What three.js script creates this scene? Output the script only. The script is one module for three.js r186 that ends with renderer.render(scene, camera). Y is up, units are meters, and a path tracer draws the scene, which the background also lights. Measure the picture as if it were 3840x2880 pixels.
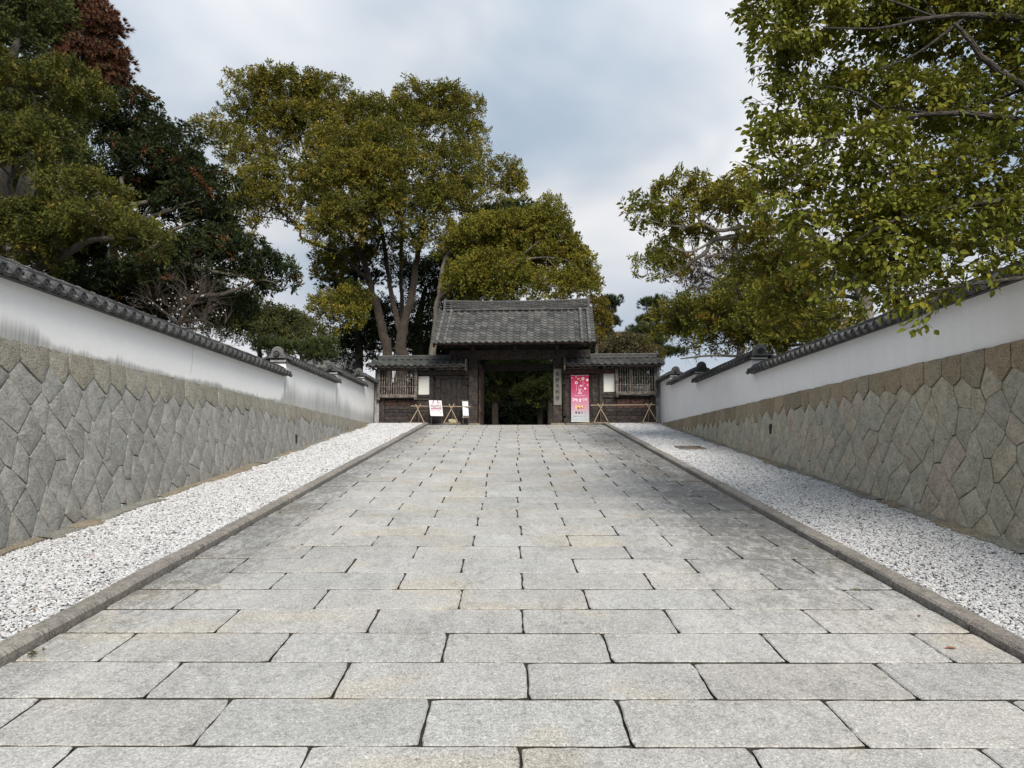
import * as THREE from 'three';
import { mergeGeometries } from 'three/addons/utils/BufferGeometryUtils.js';

// ---------------------------------------------------------------- camera, sky, sun, exposure
const scene = new THREE.Scene();
const camera = new THREE.PerspectiveCamera(57.95, 4 / 3, 0.05, 2000);
camera.position.set(0, 1.712, 0);
camera.rotation.order = 'YXZ';
camera.rotation.set(THREE.MathUtils.degToRad(6.04), THREE.MathUtils.degToRad(0.306), 0);
const renderer = new THREE.WebGLRenderer({ antialias: true });
renderer.toneMapping = THREE.LinearToneMapping;
renderer.toneMappingExposure = 1.38;
renderer.shadowMap.enabled = true;
const sun = new THREE.DirectionalLight(new THREE.Color(1.0, 0.935, 0.83), 3.5);
sun.position.set(15, 50, 37);
sun.target.position.set(0, 3, -18);
sun.castShadow = true;
sun.shadow.radius = 60;
sun.shadow.mapSize.set(2048, 2048);
Object.assign(sun.shadow.camera, { left: -45, right: 45, top: 45, bottom: -45, near: 1, far: 180 });
scene.add(sun, sun.target);

// ---------------------------------------------------------------- random numbers and noise
function rng(seed) {
  let a = (seed * 2654435761) >>> 0;
  return () => {
    a = (a + 0x6d2b79f5) | 0;
    let t = Math.imul(a ^ (a >>> 15), 1 | a);
    t = (t + Math.imul(t ^ (t >>> 7), 61 | t)) ^ t;
    return ((t ^ (t >>> 14)) >>> 0) / 4294967296;
  };
}
const TAB = new Float32Array(65536);
{ const r = rng(77); for (let i = 0; i < 65536; i++) TAB[i] = r(); }
function vn(x, y, k = 0) {
  const xi = Math.floor(x), yi = Math.floor(y), fx = x - xi, fy = y - yi;
  const ux = fx * fx * (3 - 2 * fx), uy = fy * fy * (3 - 2 * fy);
  const h = (a, b) => TAB[(Math.imul(a, 73856093) ^ Math.imul(b, 19349663) ^ Math.imul(k + 1, 83492791)) >>> 3 & 65535];
  const p = h(xi, yi), q = h(xi + 1, yi), s = h(xi, yi + 1), t = h(xi + 1, yi + 1);
  return p + (q - p) * ux + (s - p) * uy + (p - q - s + t) * ux * uy;
}
function fbm(x, y, o = 4, k = 0) {
  let v = 0, a = 0.5, n = 0;
  for (let i = 0; i < o; i++) { v += a * vn(x, y, k + i * 7); n += a; x = x * 2.03 + 11.3; y = y * 2.03 + 5.7; a *= 0.5; }
  return v / n;
}
const clamp = (v, a = 0, b = 1) => Math.min(b, Math.max(a, v));
const sstep = (a, b, v) => { const t = clamp((v - a) / (b - a)); return t * t * (3 - 2 * t); };
const lerp = (a, b, t) => a + (b - a) * t;

// ---------------------------------------------------------------- the sky: broken grey and white cloud over pale blue, same everywhere
const SKYX = 80.79, SKYZ = 173.62;                                 // which part of the endless cloud field hangs overhead
function skyTexture() {
  const W = 1024, H = 512, d = new Float32Array(W * H * 4);
  for (let j = 0; j < H; j++) {
    const el = ((j + 0.5) / H - 0.5) * Math.PI, sy = Math.sin(el), cy = Math.cos(el);
    for (let i = 0; i < W; i++) {
      const az = ((i + 0.5) / W - 0.5) * 2 * Math.PI;
      const x = Math.cos(az) * cy, z = Math.sin(az) * cy, h = Math.max(sy, 0) + 0.32;
      const px = x / h * 1.15 + SKYX, pz = z / h * 1.15 + SKYZ;
      const wob = fbm(px * 1.3, pz * 1.3, 3, 40) - 0.5;
      const big = fbm(px * 0.75 + wob * 0.7, pz * 0.75 - wob * 0.5, 5, 3);
      const fine = fbm(px * 2.2 + wob, pz * 2.2, 5, 19);
      const c = sstep(0.39, 0.60, big * 0.64 + fine * 0.36);
      const g = fbm(px * 1.0 + 30, pz * 1.0, 4, 60);
      const top = 0.585 + 0.34 * Math.max(sy, 0);
      const low = sstep(0.34, 0.0, sy) * 0.5;
      let r = lerp(0.45, 0.97, c), gg = lerp(0.555, 0.97, c), b = lerp(0.68, 0.985, c);
      const dim = lerp(0.80, 1.12, g);
      r = lerp(r * dim, 0.85, low); gg = lerp(gg * dim, 0.89, low); b = lerp(b * dim, 0.97, low);
      const o = (j * W + i) * 4;
      d[o] = r * top; d[o + 1] = gg * top; d[o + 2] = b * top; d[o + 3] = 1;
    }
  }
  const t = new THREE.DataTexture(d, W, H, THREE.RGBAFormat, THREE.FloatType);
  t.mapping = THREE.EquirectangularReflectionMapping; t.magFilter = THREE.LinearFilter; t.wrapS = THREE.RepeatWrapping; t.needsUpdate = true;
  return t;
}
scene.background = skyTexture();
scene.environment = scene.background;

// ---------------------------------------------------------------- names, things, mesh building
const taken = new Map(), baseOf = new WeakMap();
function numbered(name) { const n = taken.get(name) ?? 0; taken.set(name, n + 1); return n ? name + '_' + String(n).padStart(3, '0') : name; }
function tag(o, label, category, group, kind) {
  if (label) o.userData.label = label;
  if (category) o.userData.category = category;
  if (group) o.userData.group = group;
  if (kind) o.userData.kind = kind;
  return o;
}
function thing(name, label, category, base = [0, 0, 0], group, kind) {
  const o = new THREE.Group(); o.name = numbered(name); o.position.set(...base); scene.add(o);
  baseOf.set(o, base); return tag(o, label, category, group, kind);
}
function put(name, geo, mat, parent, local = false) {        // geometry in world metres, unless local
  const b = parent ? baseOf.get(parent) ?? [0, 0, 0] : [0, 0, 0];
  if (!local && (b[0] || b[1] || b[2])) geo.translate(-b[0], -b[1], -b[2]);
  const m = new THREE.Mesh(geo, mat); m.name = parent ? name : numbered(name); m.castShadow = m.receiveShadow = true;
  if (parent) baseOf.set(m, b);
  (parent ?? scene).add(m); return m;
}
class MB {
  constructor() { this.p = []; this.uv = []; this.c = []; this.i = []; this.col = null; }
  v(x, y, z, u = 0, w = 0) { this.p.push(x, y, z); this.uv.push(u, w); if (this.col) this.c.push(...this.col); return this.p.length / 3 - 1; }
  quad(a, b, c, d, uvs) {
    const L = (p, q) => Math.hypot(p[0] - q[0], p[1] - q[1], p[2] - q[2]);
    const U = uvs ?? [[0, 0], [L(a, b), 0], [L(a, b), L(b, c)], [0, L(b, c)]];
    const k = [a, b, c, d].map((q, n) => this.v(q[0], q[1], q[2], U[n][0], U[n][1]));
    this.i.push(k[0], k[1], k[2], k[0], k[2], k[3]); return this;
  }
  tri(a, b, c) { const k = [a, b, c].map((q) => this.v(q[0], q[1], q[2], q[0] + q[2], q[1])); this.i.push(...k); return this; }
  // a box with chamfered edges; the grain runs along the longest side
  box(x0, x1, y0, y1, z0, z1, ch = 0, off = 0) {
    const lo = [Math.min(x0, x1), Math.min(y0, y1), Math.min(z0, z1)], hi = [Math.max(x0, x1), Math.max(y0, y1), Math.max(z0, z1)];
    const s = hi.map((v, n) => v - lo[n]), g = s.indexOf(Math.max(...s)); ch = Math.min(ch, Math.min(...s) * 0.45);
    const P = (n, sg, ia, a, ib, b) => { const q = []; q[n] = sg > 0 ? hi[n] : lo[n]; q[ia] = a; q[ib] = b; return q; };
    const uvOf = (q, n) => { const o = [0, 1, 2].filter((k) => k !== n), al = o.includes(g) ? g : o[0], ac = o.find((k) => k !== al); return [q[ac] + off + n * 0.37, q[al] + off * 1.7]; };
    for (let n = 0; n < 3; n++) {
      const a = (n + 1) % 3, b = (n + 2) % 3;
      for (const sg of [-1, 1]) {
        const c = [[lo[a] + ch, lo[b] + ch], [hi[a] - ch, lo[b] + ch], [hi[a] - ch, hi[b] - ch], [lo[a] + ch, hi[b] - ch]].map(([p, q]) => P(n, sg, a, p, b, q));
        if (sg < 0) c.reverse();
        this.quad(...c, c.map((q) => uvOf(q, n)));
      }
    }
    if (ch > 0) for (let n = 0; n < 3; n++) {
      const a = (n + 1) % 3, b = (n + 2) % 3;
      for (const sa of [-1, 1]) for (const sb of [-1, 1]) {
        const A = sa > 0 ? hi[a] : lo[a], B = sb > 0 ? hi[b] : lo[b];
        const e = [[A - sa * ch, B, lo[n] + ch], [A, B - sb * ch, lo[n] + ch], [A, B - sb * ch, hi[n] - ch], [A - sa * ch, B, hi[n] - ch]].map(([p, q, r]) => { const o = []; o[a] = p; o[b] = q; o[n] = r; return o; });
        if (sa * sb < 0) e.reverse();
        this.quad(...e, e.map((q) => uvOf(q, a)));
      }
    }
    return this;
  }
  // a tube through points [x, y, z, r]
  tube(pts, seg = 8, cap = true, vs = 1) {
    const n = pts.length, start = this.p.length / 3; let up = new THREE.Vector3(0.31, 0.2, 0.93), len = 0;
    for (let k = 0; k < n; k++) {
      const a = pts[Math.max(0, k - 1)], b = pts[Math.min(n - 1, k + 1)], d = new THREE.Vector3(b[0] - a[0], b[1] - a[1], b[2] - a[2]).normalize();
      const s = new THREE.Vector3().crossVectors(d, up); if (s.lengthSq() < 1e-4) s.set(1, 0, 0).cross(d); s.normalize(); const t = new THREE.Vector3().crossVectors(s, d); up = t.clone();
      up.crossVectors(s, d); const q = pts[k]; if (k) len += Math.hypot(q[0] - pts[k - 1][0], q[1] - pts[k - 1][1], q[2] - pts[k - 1][2]);
      for (let m = 0; m <= seg; m++) {
        const w = m / seg * 2 * Math.PI, c = Math.cos(w) * q[3], e = Math.sin(w) * q[3];
        this.v(q[0] + s.x * c + t.x * e, q[1] + s.y * c + t.y * e, q[2] + s.z * c + t.z * e, m / seg * Math.max(0.12, q[3] * 6.28), len * vs);
      }
      up = t;
    }
    for (let k = 0; k < n - 1; k++) for (let m = 0; m < seg; m++) {
      const a = start + k * (seg + 1) + m, b = a + seg + 1; this.i.push(a, a + 1, b + 1, a, b + 1, b);
    }
    if (cap) for (const [k, rev] of [[0, true], [n - 1, false]]) {
      const c = this.v(pts[k][0], pts[k][1], pts[k][2], 0, 0), ring = [];
      for (let m = 0; m <= seg; m++) { const s = (start + k * (seg + 1) + m) * 3; ring.push(this.v(this.p[s], this.p[s + 1], this.p[s + 2], 0.05 * Math.cos(m), 0.05 * Math.sin(m))); }
      for (let m = 0; m < seg; m++) rev ? this.i.push(c, ring[m + 1], ring[m]) : this.i.push(c, ring[m], ring[m + 1]);
    }
    return this;
  }
  geo() {
    const g = new THREE.BufferGeometry();
    g.setAttribute('position', new THREE.Float32BufferAttribute(this.p, 3));
    g.setAttribute('uv', new THREE.Float32BufferAttribute(this.uv, 2));
    if (this.c.length === this.p.length) g.setAttribute('color', new THREE.Float32BufferAttribute(this.c, 3));
    g.setIndex(this.i); g.computeVertexNormals(); return g;
  }
  build(name, mat, parent) { return put(name, this.geo(), mat, parent); }
}

// ---------------------------------------------------------------- textures and materials
const CURVE = Uint8Array.from({ length: 4096 }, (_, i) => { const v = i / 4095; return Math.round(255 * (v <= 0.0031308 ? v * 12.92 : 1.055 * Math.pow(v, 1 / 2.4) - 0.055)); });
function dataTex(W, H, f, srgb = true) {                     // f(x, y) -> [r, g, b] linear 0..1
  const d = new Uint8Array(W * H * 4);
  for (let j = 0; j < H; j++) for (let i = 0; i < W; i++) {
    const c = f(i, j), o = (j * W + i) * 4;
    for (let k = 0; k < 3; k++) { const v = clamp(c[k]); d[o + k] = srgb ? CURVE[v * 4095 | 0] : v * 255; }
    d[o + 3] = 255;
  }
  const t = new THREE.DataTexture(d, W, H); t.colorSpace = srgb ? THREE.SRGBColorSpace : THREE.NoColorSpace;
  t.magFilter = THREE.LinearFilter; t.minFilter = THREE.LinearMipmapLinearFilter; t.wrapS = t.wrapT = THREE.RepeatWrapping; t.needsUpdate = true; return t;
}
function rep(t, x, y) { const c = t.clone(); c.repeat.set(x, y); c.needsUpdate = true; return c; }
const grey = (v) => [v, v, v];
const wrapN = (x, y, n, W, k) => {                            // tiling value noise: n cells across W pixels
  const m = (v) => ((v % n) + n) % n, fx = x / W * n, fy = y / W * n, xi = Math.floor(fx), yi = Math.floor(fy), u = fx - xi, w = fy - yi, a = u * u * (3 - 2 * u), b = w * w * (3 - 2 * w);
  const h = (p, q) => TAB[(Math.imul(m(p), 73856093) ^ Math.imul(m(q), 19349663) ^ Math.imul(k + 1, 83492791)) >>> 3 & 65535];
  return lerp(lerp(h(xi, yi), h(xi + 1, yi), a), lerp(h(xi, yi + 1), h(xi + 1, yi + 1), a), b);
};
const tileNoise = dataTex(512, 512, (x, y) => grey(0.35 * wrapN(x, y, 12, 512, 1) + 0.3 * wrapN(x, y, 40, 512, 2) + 0.2 * wrapN(x, y, 110, 512, 3) + 0.15 * wrapN(x, y, 256, 512, 4)), false);
const woodTex = dataTex(512, 1024, (x, y) => {
  const w = wrapN(x, y, 6, 512, 9) * 5, s = wrapN(x * 9 + w * 6, y * 0.35, 160, 512, 5), f = wrapN(x * 30 + w * 4, y * 0.7, 512, 512, 6), l = wrapN(x * 2, y * 0.25, 24, 512, 7), b = wrapN(x, y, 9, 512, 8);
  const v = 0.40 + 0.5 * (s - 0.5) + 0.42 * (f - 0.5) + 0.55 * (l - 0.5) + 0.5 * (b - 0.5);
  return [clamp(v * 1.02, 0.06, 1), clamp(v * 0.98, 0.06, 1), clamp(v * 0.96, 0.06, 1)];
});
const barkTex = dataTex(512, 512, (x, y) => {
  const w = wrapN(x, y, 8, 512, 21), s = wrapN(x * 4 + w * 30, y, 40, 512, 22), f = wrapN(x * 2, y * 1.0, 90, 512, 23), p = wrapN(x, y, 10, 512, 24);
  const v = 0.25 + 0.55 * s * s + 0.3 * f * (0.4 + s) + 0.25 * (p - 0.5); return [v * 1.0, v * 0.97, v * 0.93];
});
const std = (o) => new THREE.MeshStandardMaterial({ roughness: 0.9, ...o });
const lin = (r, g, b) => new THREE.Color().setRGB(r, g, b);
const woodMat = (r, g, b, bs = 0.004) => std({ color: lin(r, g, b), map: woodTex, bumpMap: woodTex, bumpScale: bs, roughness: 0.82 });
const M = {
  woodDark: woodMat(0.085, 0.066, 0.058), woodBlack: woodMat(0.05, 0.042, 0.04), woodRed: woodMat(0.15, 0.078, 0.06), woodGrey: woodMat(0.27, 0.24, 0.215), woodPale: woodMat(0.55, 0.51, 0.45),
  woodBar: woodMat(0.32, 0.29, 0.26),
  soil: std({ color: lin(0.035, 0.03, 0.025), roughness: 1 }),
};

// ---------------------------------------------------------------- the ground: a ramp between two terraces
const SLOPE = 0.119, CREST = 23.82, LEVEL = SLOPE * CREST;   // metres ahead of the camera, height of the gate's landing
const rampY = (s) => SLOPE * Math.min(Math.max(s, -14), CREST);
{
  const m = new MB(), T = LEVEL - 0.02, far = 600;
  m.quad([-far, T, 40], [-5.2, T, 40], [-5.2, T, -far], [-far, T, -far]).quad([5.2, T, 40], [far, T, 40], [far, T, -far], [5.2, T, -far]);
  m.quad([-5.2, T, -CREST - 0.3], [5.2, T, -CREST - 0.3], [5.2, T, -far], [-5.2, T, -far]);
  m.quad([-5.2, rampY(-14) - 0.05, 14], [5.2, rampY(-14) - 0.05, 14], [5.2, T - 0.06, -CREST - 0.3], [-5.2, T - 0.06, -CREST - 0.3]);
  m.quad([-5.2, rampY(-14) - 0.05, 40], [5.2, rampY(-14) - 0.05, 40], [5.2, rampY(-14) - 0.05, 14], [-5.2, rampY(-14) - 0.05, 14]);
  m.quad([-far, rampY(-14) - 0.05, 240], [far, rampY(-14) - 0.05, 240], [far, rampY(-14) - 0.05, 40], [-far, rampY(-14) - 0.05, 40]);
  for (const s of [-1, 1]) m.quad([s * 5.2, rampY(-14) - 0.05, 40], [s * 5.2, T, 40], [s * 5.2, T, -CREST], [s * 5.2, rampY(-14) - 0.05, -CREST]);
  const g = m.build('ground', std({ color: lin(0.055, 0.045, 0.03), map: rep(tileNoise, 0.25, 0.25), roughness: 1 }));
  tag(g, 'brown earth of the gardens above and below the ramp', 'ground', null, 'structure');
}

// ---------------------------------------------------------------- granite paving
const PX = 3.0;                                               // half the paving's width
function pavingColour(x, s, fine) {
  let v = 0.375;
  const a = fbm(x * 1.7, s * 1.3, 4, 101), b = fbm(x * 9, s * 5, 3, 111), c = fbm(x * 60, s * 60, 2, 121), sp = vn(x * 170, s * 150, 131), sp2 = vn(x * 330, s * 300, 133);
  v *= 0.86 + 0.28 * a; v *= 0.9 + 0.2 * b; v *= 0.86 + 0.28 * c;
  v += (sp - 0.5) * 0.20; if (fine) v += (sp2 - 0.5) * 0.20;
  if (sp > 0.86) v += 0.10; if (sp2 < 0.12) v -= 0.13;
  let r = v * 1.0, g = v * 0.982, bl = v * 0.93;
  const warm = sstep(0.56, 0.72, fbm(x * 1.3 + 40, s * 2.1, 4, 141)) * 0.5;
  r *= 1 + warm * 0.09; bl *= 1 - warm * 0.16;
  // black lichen and dirt that has settled along the kerbs, heavier by the kerb that the trees overhang
  const edgeR = sstep(0.7, 2.7, x) * sstep(3.4, 7.5, s) * (1 - 0.35 * sstep(17, 23, s)), edgeL = sstep(1.9, 2.95, -x) * sstep(3.2, 6, s) * 0.8, mid = 0.14 * sstep(10, 16, s);
  const n = fbm(x * 3.2, s * 1.7, 5, 151), n2 = fbm(x * 22, s * 11, 4, 161), n3 = vn(x * 90, s * 60, 163);
  const st = sstep(0.40, 0.76, n * 0.26 + n2 * 0.42 + n3 * 0.22 + 0.26 * Math.max(edgeR, edgeL, mid)) * (0.32 + 0.42 * Math.max(edgeR, edgeL));
  const k = 1 - st * 0.86; r *= k; g *= k; bl *= k * 1.02;
  // scratches and flakes of the dressed surface
  const fl = vn(x * 14 + 3 * b, s * 38, 171); if (fl > 0.87) { r *= 0.86; g *= 0.86; bl *= 0.85; }
  return [clamp(r, 0.02, 0.8), clamp(g, 0.02, 0.8), clamp(bl, 0.02, 0.8)];
}
const NEAR = [2.4, 8.6], FARP = [8.6, 24.4], UW = 6.2;
const nearTex = dataTex(2048, 2048, (i, j) => pavingColour((i / 2048 - 0.5) * UW, NEAR[0] + j / 2048 * (NEAR[1] - NEAR[0]), true));
const farTex = dataTex(1024, 2048, (i, j) => pavingColour((i / 1024 - 0.5) * UW, FARP[0] + j / 2048 * (FARP[1] - FARP[0]), false));
const slabNear = std({ map: nearTex, bumpMap: rep(tileNoise, UW / 0.45, 6.2 / 0.45), bumpScale: 0.006, vertexColors: true, roughness: 0.88 });
const slabFar = std({ map: farTex, bumpMap: rep(tileNoise, UW / 0.6, 15.8 / 0.6), bumpScale: 0.008, vertexColors: true, roughness: 0.88 });
const path = thing('paved_path', 'grey granite slab paving running up to the gate', 'path', [0, 0, 0], null, 'structure');
function slabGeo(x0, x1, s0, s1, r, n, m, near) {
  const out = [], w = 0.0028 + 0.002 * r();
  const edge = (ax, as, bx, bs, k) => { for (let q = 0; q < k; q++) { const t = q / k, j = q ? (r() - 0.5) * 2 * w : 0, c = q ? 0 : 0.012; const dx = bx - ax, ds = bs - as, L = Math.hypot(dx, ds); out.push([ax + dx * t - ds / L * j + dx / L * c, as + ds * t + dx / L * j + ds / L * c]); if (!q) out.push(null); } };
  edge(x0, s0, x1, s0, n); edge(x1, s0, x1, s1, m); edge(x1, s1, x0, s1, n); edge(x0, s1, x0, s0, m);
  // corners rounded off: the null placeholder becomes the point just past the corner
  const P = []; const L = out.length;
  for (let q = 0; q < L; q++) if (out[q]) P.push(out[q]);
  const cx = (x0 + x1) / 2, cs = (s0 + s1) / 2, mb = new MB(), tint = 0.90 + 0.16 * r(), wm = (r() - 0.45) * 0.03;
  mb.col = [tint * (1 + wm), tint, tint * (1 - wm)];
  const lift = 0.001 + r() * 0.005, tx = (r() - 0.5) * 0.004, ts = (r() - 0.5) * 0.006;
  const uv = (x, s) => near ? [(x / UW + 0.5), (s - NEAR[0]) / (NEAR[1] - NEAR[0])] : [(x / UW + 0.5), (s - FARP[0]) / (FARP[1] - FARP[0])];
  const at = (x, s, h) => [x, rampY(s) + h, -s];
  const rings = [[0, -0.05], [0, -0.005], [0.005, lift]];
  const idx = rings.map(([ins, h], k) => P.map(([x, s]) => { const dx = cx - x, ds = cs - s, l = Math.hypot(dx, ds), q = [x + dx / l * ins * 1.3, s + ds / l * ins]; const hh = k === 2 ? h + tx * (x - cx) + ts * (s - cs) : h + (k === 1 ? lift * 0.7 : 0); const a = at(q[0], q[1], hh), u = uv(q[0], q[1]); return [a, u]; }));
  const face = mb.col, gritAndShade = [0.10, 0.09, 0.075]; for (let k = 0; k < 2; k++) for (let q = 0; q < P.length; q++) { mb.col = k ? face : gritAndShade; const w2 = (q + 1) % P.length; const A = idx[k][q], B = idx[k][w2], C = idx[k + 1][w2], D = idx[k + 1][q]; mb.quad(A[0], B[0], C[0], D[0], [A[1], B[1], C[1], D[1]]); }  // side faces coloured dark: joint dirt together with the shade of the gap
  mb.col = face; const c = mb.v(...at(cx, cs, lift + 0.001), ...uv(cx, cs)), ring = idx[2].map(([a, u]) => mb.v(a[0], a[1], a[2], u[0], u[1]));
  for (let q = 0; q < ring.length; q++) mb.i.push(c, ring[q], ring[(q + 1) % ring.length]);
  return mb.geo();
}
{
  const r = rng(5), rows = 46, d = 0.4603, rest = [];
  const behind = [];
  for (let k = -6; k < rows - 1; k++) {
    const s0 = 3.33 - d + k * d + (r() - 0.5) * 0.012, s1 = Math.min(3.33 - d + (k + 1) * d, CREST + 0.05), even = (k % 2 + 2) % 2;
    if (s0 > CREST - 0.2) break;
    const js = []; for (let q = -3; q <= 3; q++) { const x = (even ? 0.56 : 0.05) + q * 1.015 + (r() - 0.5) * 0.07; if (x > -PX + 0.12 && x < PX - 0.12) js.push(x); }
    const xs = [-PX, ...js, PX], near = (s0 + s1) / 2 < 8.6;
    for (let q = 0; q < xs.length - 1; q++) {
      const ge = 0.003 + 0.004 * r(), gr = 0.008 + 0.008 * r(), n = s0 < 6 ? 14 : s0 < 10 ? 7 : 3, mm = s0 < 6 ? 7 : s0 < 10 ? 3 : 1;
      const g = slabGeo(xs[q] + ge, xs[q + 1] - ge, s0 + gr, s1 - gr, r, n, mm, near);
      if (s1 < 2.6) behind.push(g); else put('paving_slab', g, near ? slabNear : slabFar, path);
    }
  }
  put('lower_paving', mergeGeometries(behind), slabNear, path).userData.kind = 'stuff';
  const bed = new MB(); bed.quad([-PX - 0.01, rampY(-14) - 0.022, 14], [PX + 0.01, rampY(-14) - 0.022, 14], [PX + 0.01, LEVEL - 0.022, -CREST], [-PX - 0.01, LEVEL - 0.022, -CREST]);
  bed.build('bedding_soil', M.soil, path);
  // a landing of larger flags under the gate
  const land = new MB(); land.box(-4.9, 4.9, LEVEL - 0.12, LEVEL - 0.008, -CREST - 0.12, -27.5, 0.01);
  tag(land.build('gate_landing', std({ color: lin(0.30, 0.295, 0.28), map: rep(tileNoise, 1.5, 1.5), bumpMap: tileNoise, bumpScale: 0.006 })), 'flat stone landing under the gate', 'landing', null, 'structure');
}

// ---------------------------------------------------------------- kerbs
const stoneTex = dataTex(512, 512, (x, y) => { const sp = wrapN(x, y, 256, 512, 31), a = wrapN(x, y, 20, 512, 32), b = wrapN(x, y, 70, 512, 33), s2 = wrapN(x, y, 128, 512, 35); let v = 0.72 + 0.30 * (a - 0.5) + 0.34 * (b - 0.5) + 0.42 * (sp - 0.5) + 0.22 * (s2 - 0.5); if (sp > 0.9) v += 0.22; if (sp < 0.13) v -= 0.25; return grey(v); });
const kerbMat = std({ color: lin(0.30, 0.275, 0.25), map: stoneTex, bumpMap: stoneTex, bumpScale: 0.004, vertexColors: true });
for (const side of [-1, 1]) {
  const r = rng(40 + side), kerb = thing('kerb', side < 0 ? 'granite kerb between the paving and the gravel below the stained wall' : 'granite kerb between the paving and the gravel with the drain cover', 'kerb', [0, 0, 0], null, 'structure');
  let s = -2.2 + r() * 0.4;
  while (s < CREST) {
    const e = Math.min(s + 0.86 + r() * 0.14, CREST + 0.02), mb = new MB(), t = 0.86 + 0.26 * r(); mb.col = [t, t * (0.985 + 0.02 * r()), t * 0.98];
    const a = PX + 0.006, b = a + 0.145 + r() * 0.012, h = 0.066 + r() * 0.008, g = 0.005 + 0.004 * r(), c = 0.014 + 0.006 * r();
    const prof = [[a, -0.1], [a + (r() - 0.5) * 0.004, h - c], [a + c, h], [b - c * 0.7, h + (r() - 0.5) * 0.004], [b, h - c], [b, -0.1]];
    const nn = s < 9 ? 4 : 2, sec = [];
    for (let k = 0; k <= nn; k++) { const ss = lerp(s + g, e - g, k / nn); sec.push(prof.map(([x, y]) => [side * (x + (r() - 0.5) * 0.004), rampY(ss) + y + (y > 0 ? (r() - 0.5) * 0.004 : 0), -ss])); }
    for (let k = 0; k < nn; k++) for (let q = 0; q < prof.length - 1; q++) { const f = [sec[k][q], sec[k][q + 1], sec[k + 1][q + 1], sec[k + 1][q]]; if (side > 0) f.reverse(); const U = f.map((v) => [v[0] + v[1], -v[2] + s]); mb.quad(...f, U); }
    for (const [k, rev] of [[0, side > 0], [nn, side < 0]]) { const q = sec[k].slice(); if (rev) q.reverse(); for (let w = 1; w < q.length - 1; w++) mb.tri(q[0], q[w], q[w + 1]); }
    mb.build('kerb_stone', kerbMat, kerb); s = e;
  }
}

// ---------------------------------------------------------------- white gravel
const GX0 = PX + 0.17, GX1 = 4.95;
const gravelMat = std({ roughness: 0.8 });
function pebble(seed) {
  const g = new THREE.IcosahedronGeometry(1, 0), p = g.attributes.position, r = rng(seed), k = new Map();
  for (let i = 0; i < p.count; i++) { const key = [p.getX(i), p.getY(i), p.getZ(i)].map((v) => v.toFixed(3)).join(); if (!k.has(key)) k.set(key, 0.75 + 0.5 * r()); const f = k.get(key); p.setXYZ(i, p.getX(i) * f * 1.25, p.getY(i) * f * 0.62, p.getZ(i) * f * 0.85); }
  g.computeVertexNormals(); g.deleteAttribute('uv'); return g;
}
for (const side of [-1, 1]) {
  const bed = new MB(), w = 0.028;
  bed.quad([side * GX0, rampY(-14) + w, 14], [side * GX1, rampY(-14) + w, 14], [side * GX1, LEVEL + w, -CREST], [side * GX0, LEVEL + w, -CREST]);
  tag(bed.build('gravel_bed', std({ color: lin(0.42, 0.42, 0.42), map: rep(tileNoise, 3, 3), bumpMap: rep(tileNoise, 4, 4), bumpScale: 0.02 })), side < 0 ? 'bed under the white gravel below the stained wall' : 'bed under the white gravel with the drain cover', 'gravel bed', null, 'structure');
  const r = rng(61 + side), list = [[], [], []], mtx = new THREE.Matrix4(), q = new THREE.Quaternion(), e = new THREE.Euler();
  let s = 3.0;
  while (s < CREST) {
    const den = s < 7 ? 3700 : s < 11 ? 2400 : s < 16 ? 1500 : 1000, step = 0.1, n = Math.round((GX1 - GX0) * step * den);
    for (let k = 0; k < n; k++) {
      const x = lerp(GX0 + 0.012, GX1 - 0.02, r()), ss = s + r() * step, sc = (s < 7 ? 0.0100 : s < 11 ? 0.0125 : s < 16 ? 0.016 : 0.020) * (0.65 + 0.75 * r());
      const mound = 0.012 * fbm(x * 2.2, ss * 2.2, 2, 300);
      e.set((r() - 0.5) * 0.8, r() * 6.28, (r() - 0.5) * 0.8); q.setFromEuler(e);
      mtx.compose(new THREE.Vector3(side * x, rampY(ss) + 0.03 + mound + r() * 0.012, -ss), q, new THREE.Vector3(sc, sc, sc));
      const u = r(), t = u < 0.07 ? 0.22 + 0.15 * r() : u < 0.4 ? 0.36 + 0.12 * r() : 0.46 + 0.13 * r(), tn = (r() - 0.5) * 0.05;
      list[k % 3].push([mtx.clone(), u > 0.996 ? lin(0.4, 0.25, 0.18) : lin(t * (1 + tn), t, t * (1.015 - tn))]);
    }
    s += step;
  }
  const root = thing('gravel', side < 0 ? 'white crushed stone gravel strip below the stained plaster wall' : 'white crushed stone gravel strip with the drain cover', 'gravel', [0, 0, 0], null, 'stuff');
  list.forEach((L, k) => {
    const im = new THREE.InstancedMesh(pebble(10 + k), gravelMat, L.length); im.name = 'pebbles'; im.userData.kind = 'stuff'; im.castShadow = im.receiveShadow = true;
    L.forEach(([m, c], i) => { im.setMatrixAt(i, m); im.setColorAt(i, c); }); root.add(im);
  });
}
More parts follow.
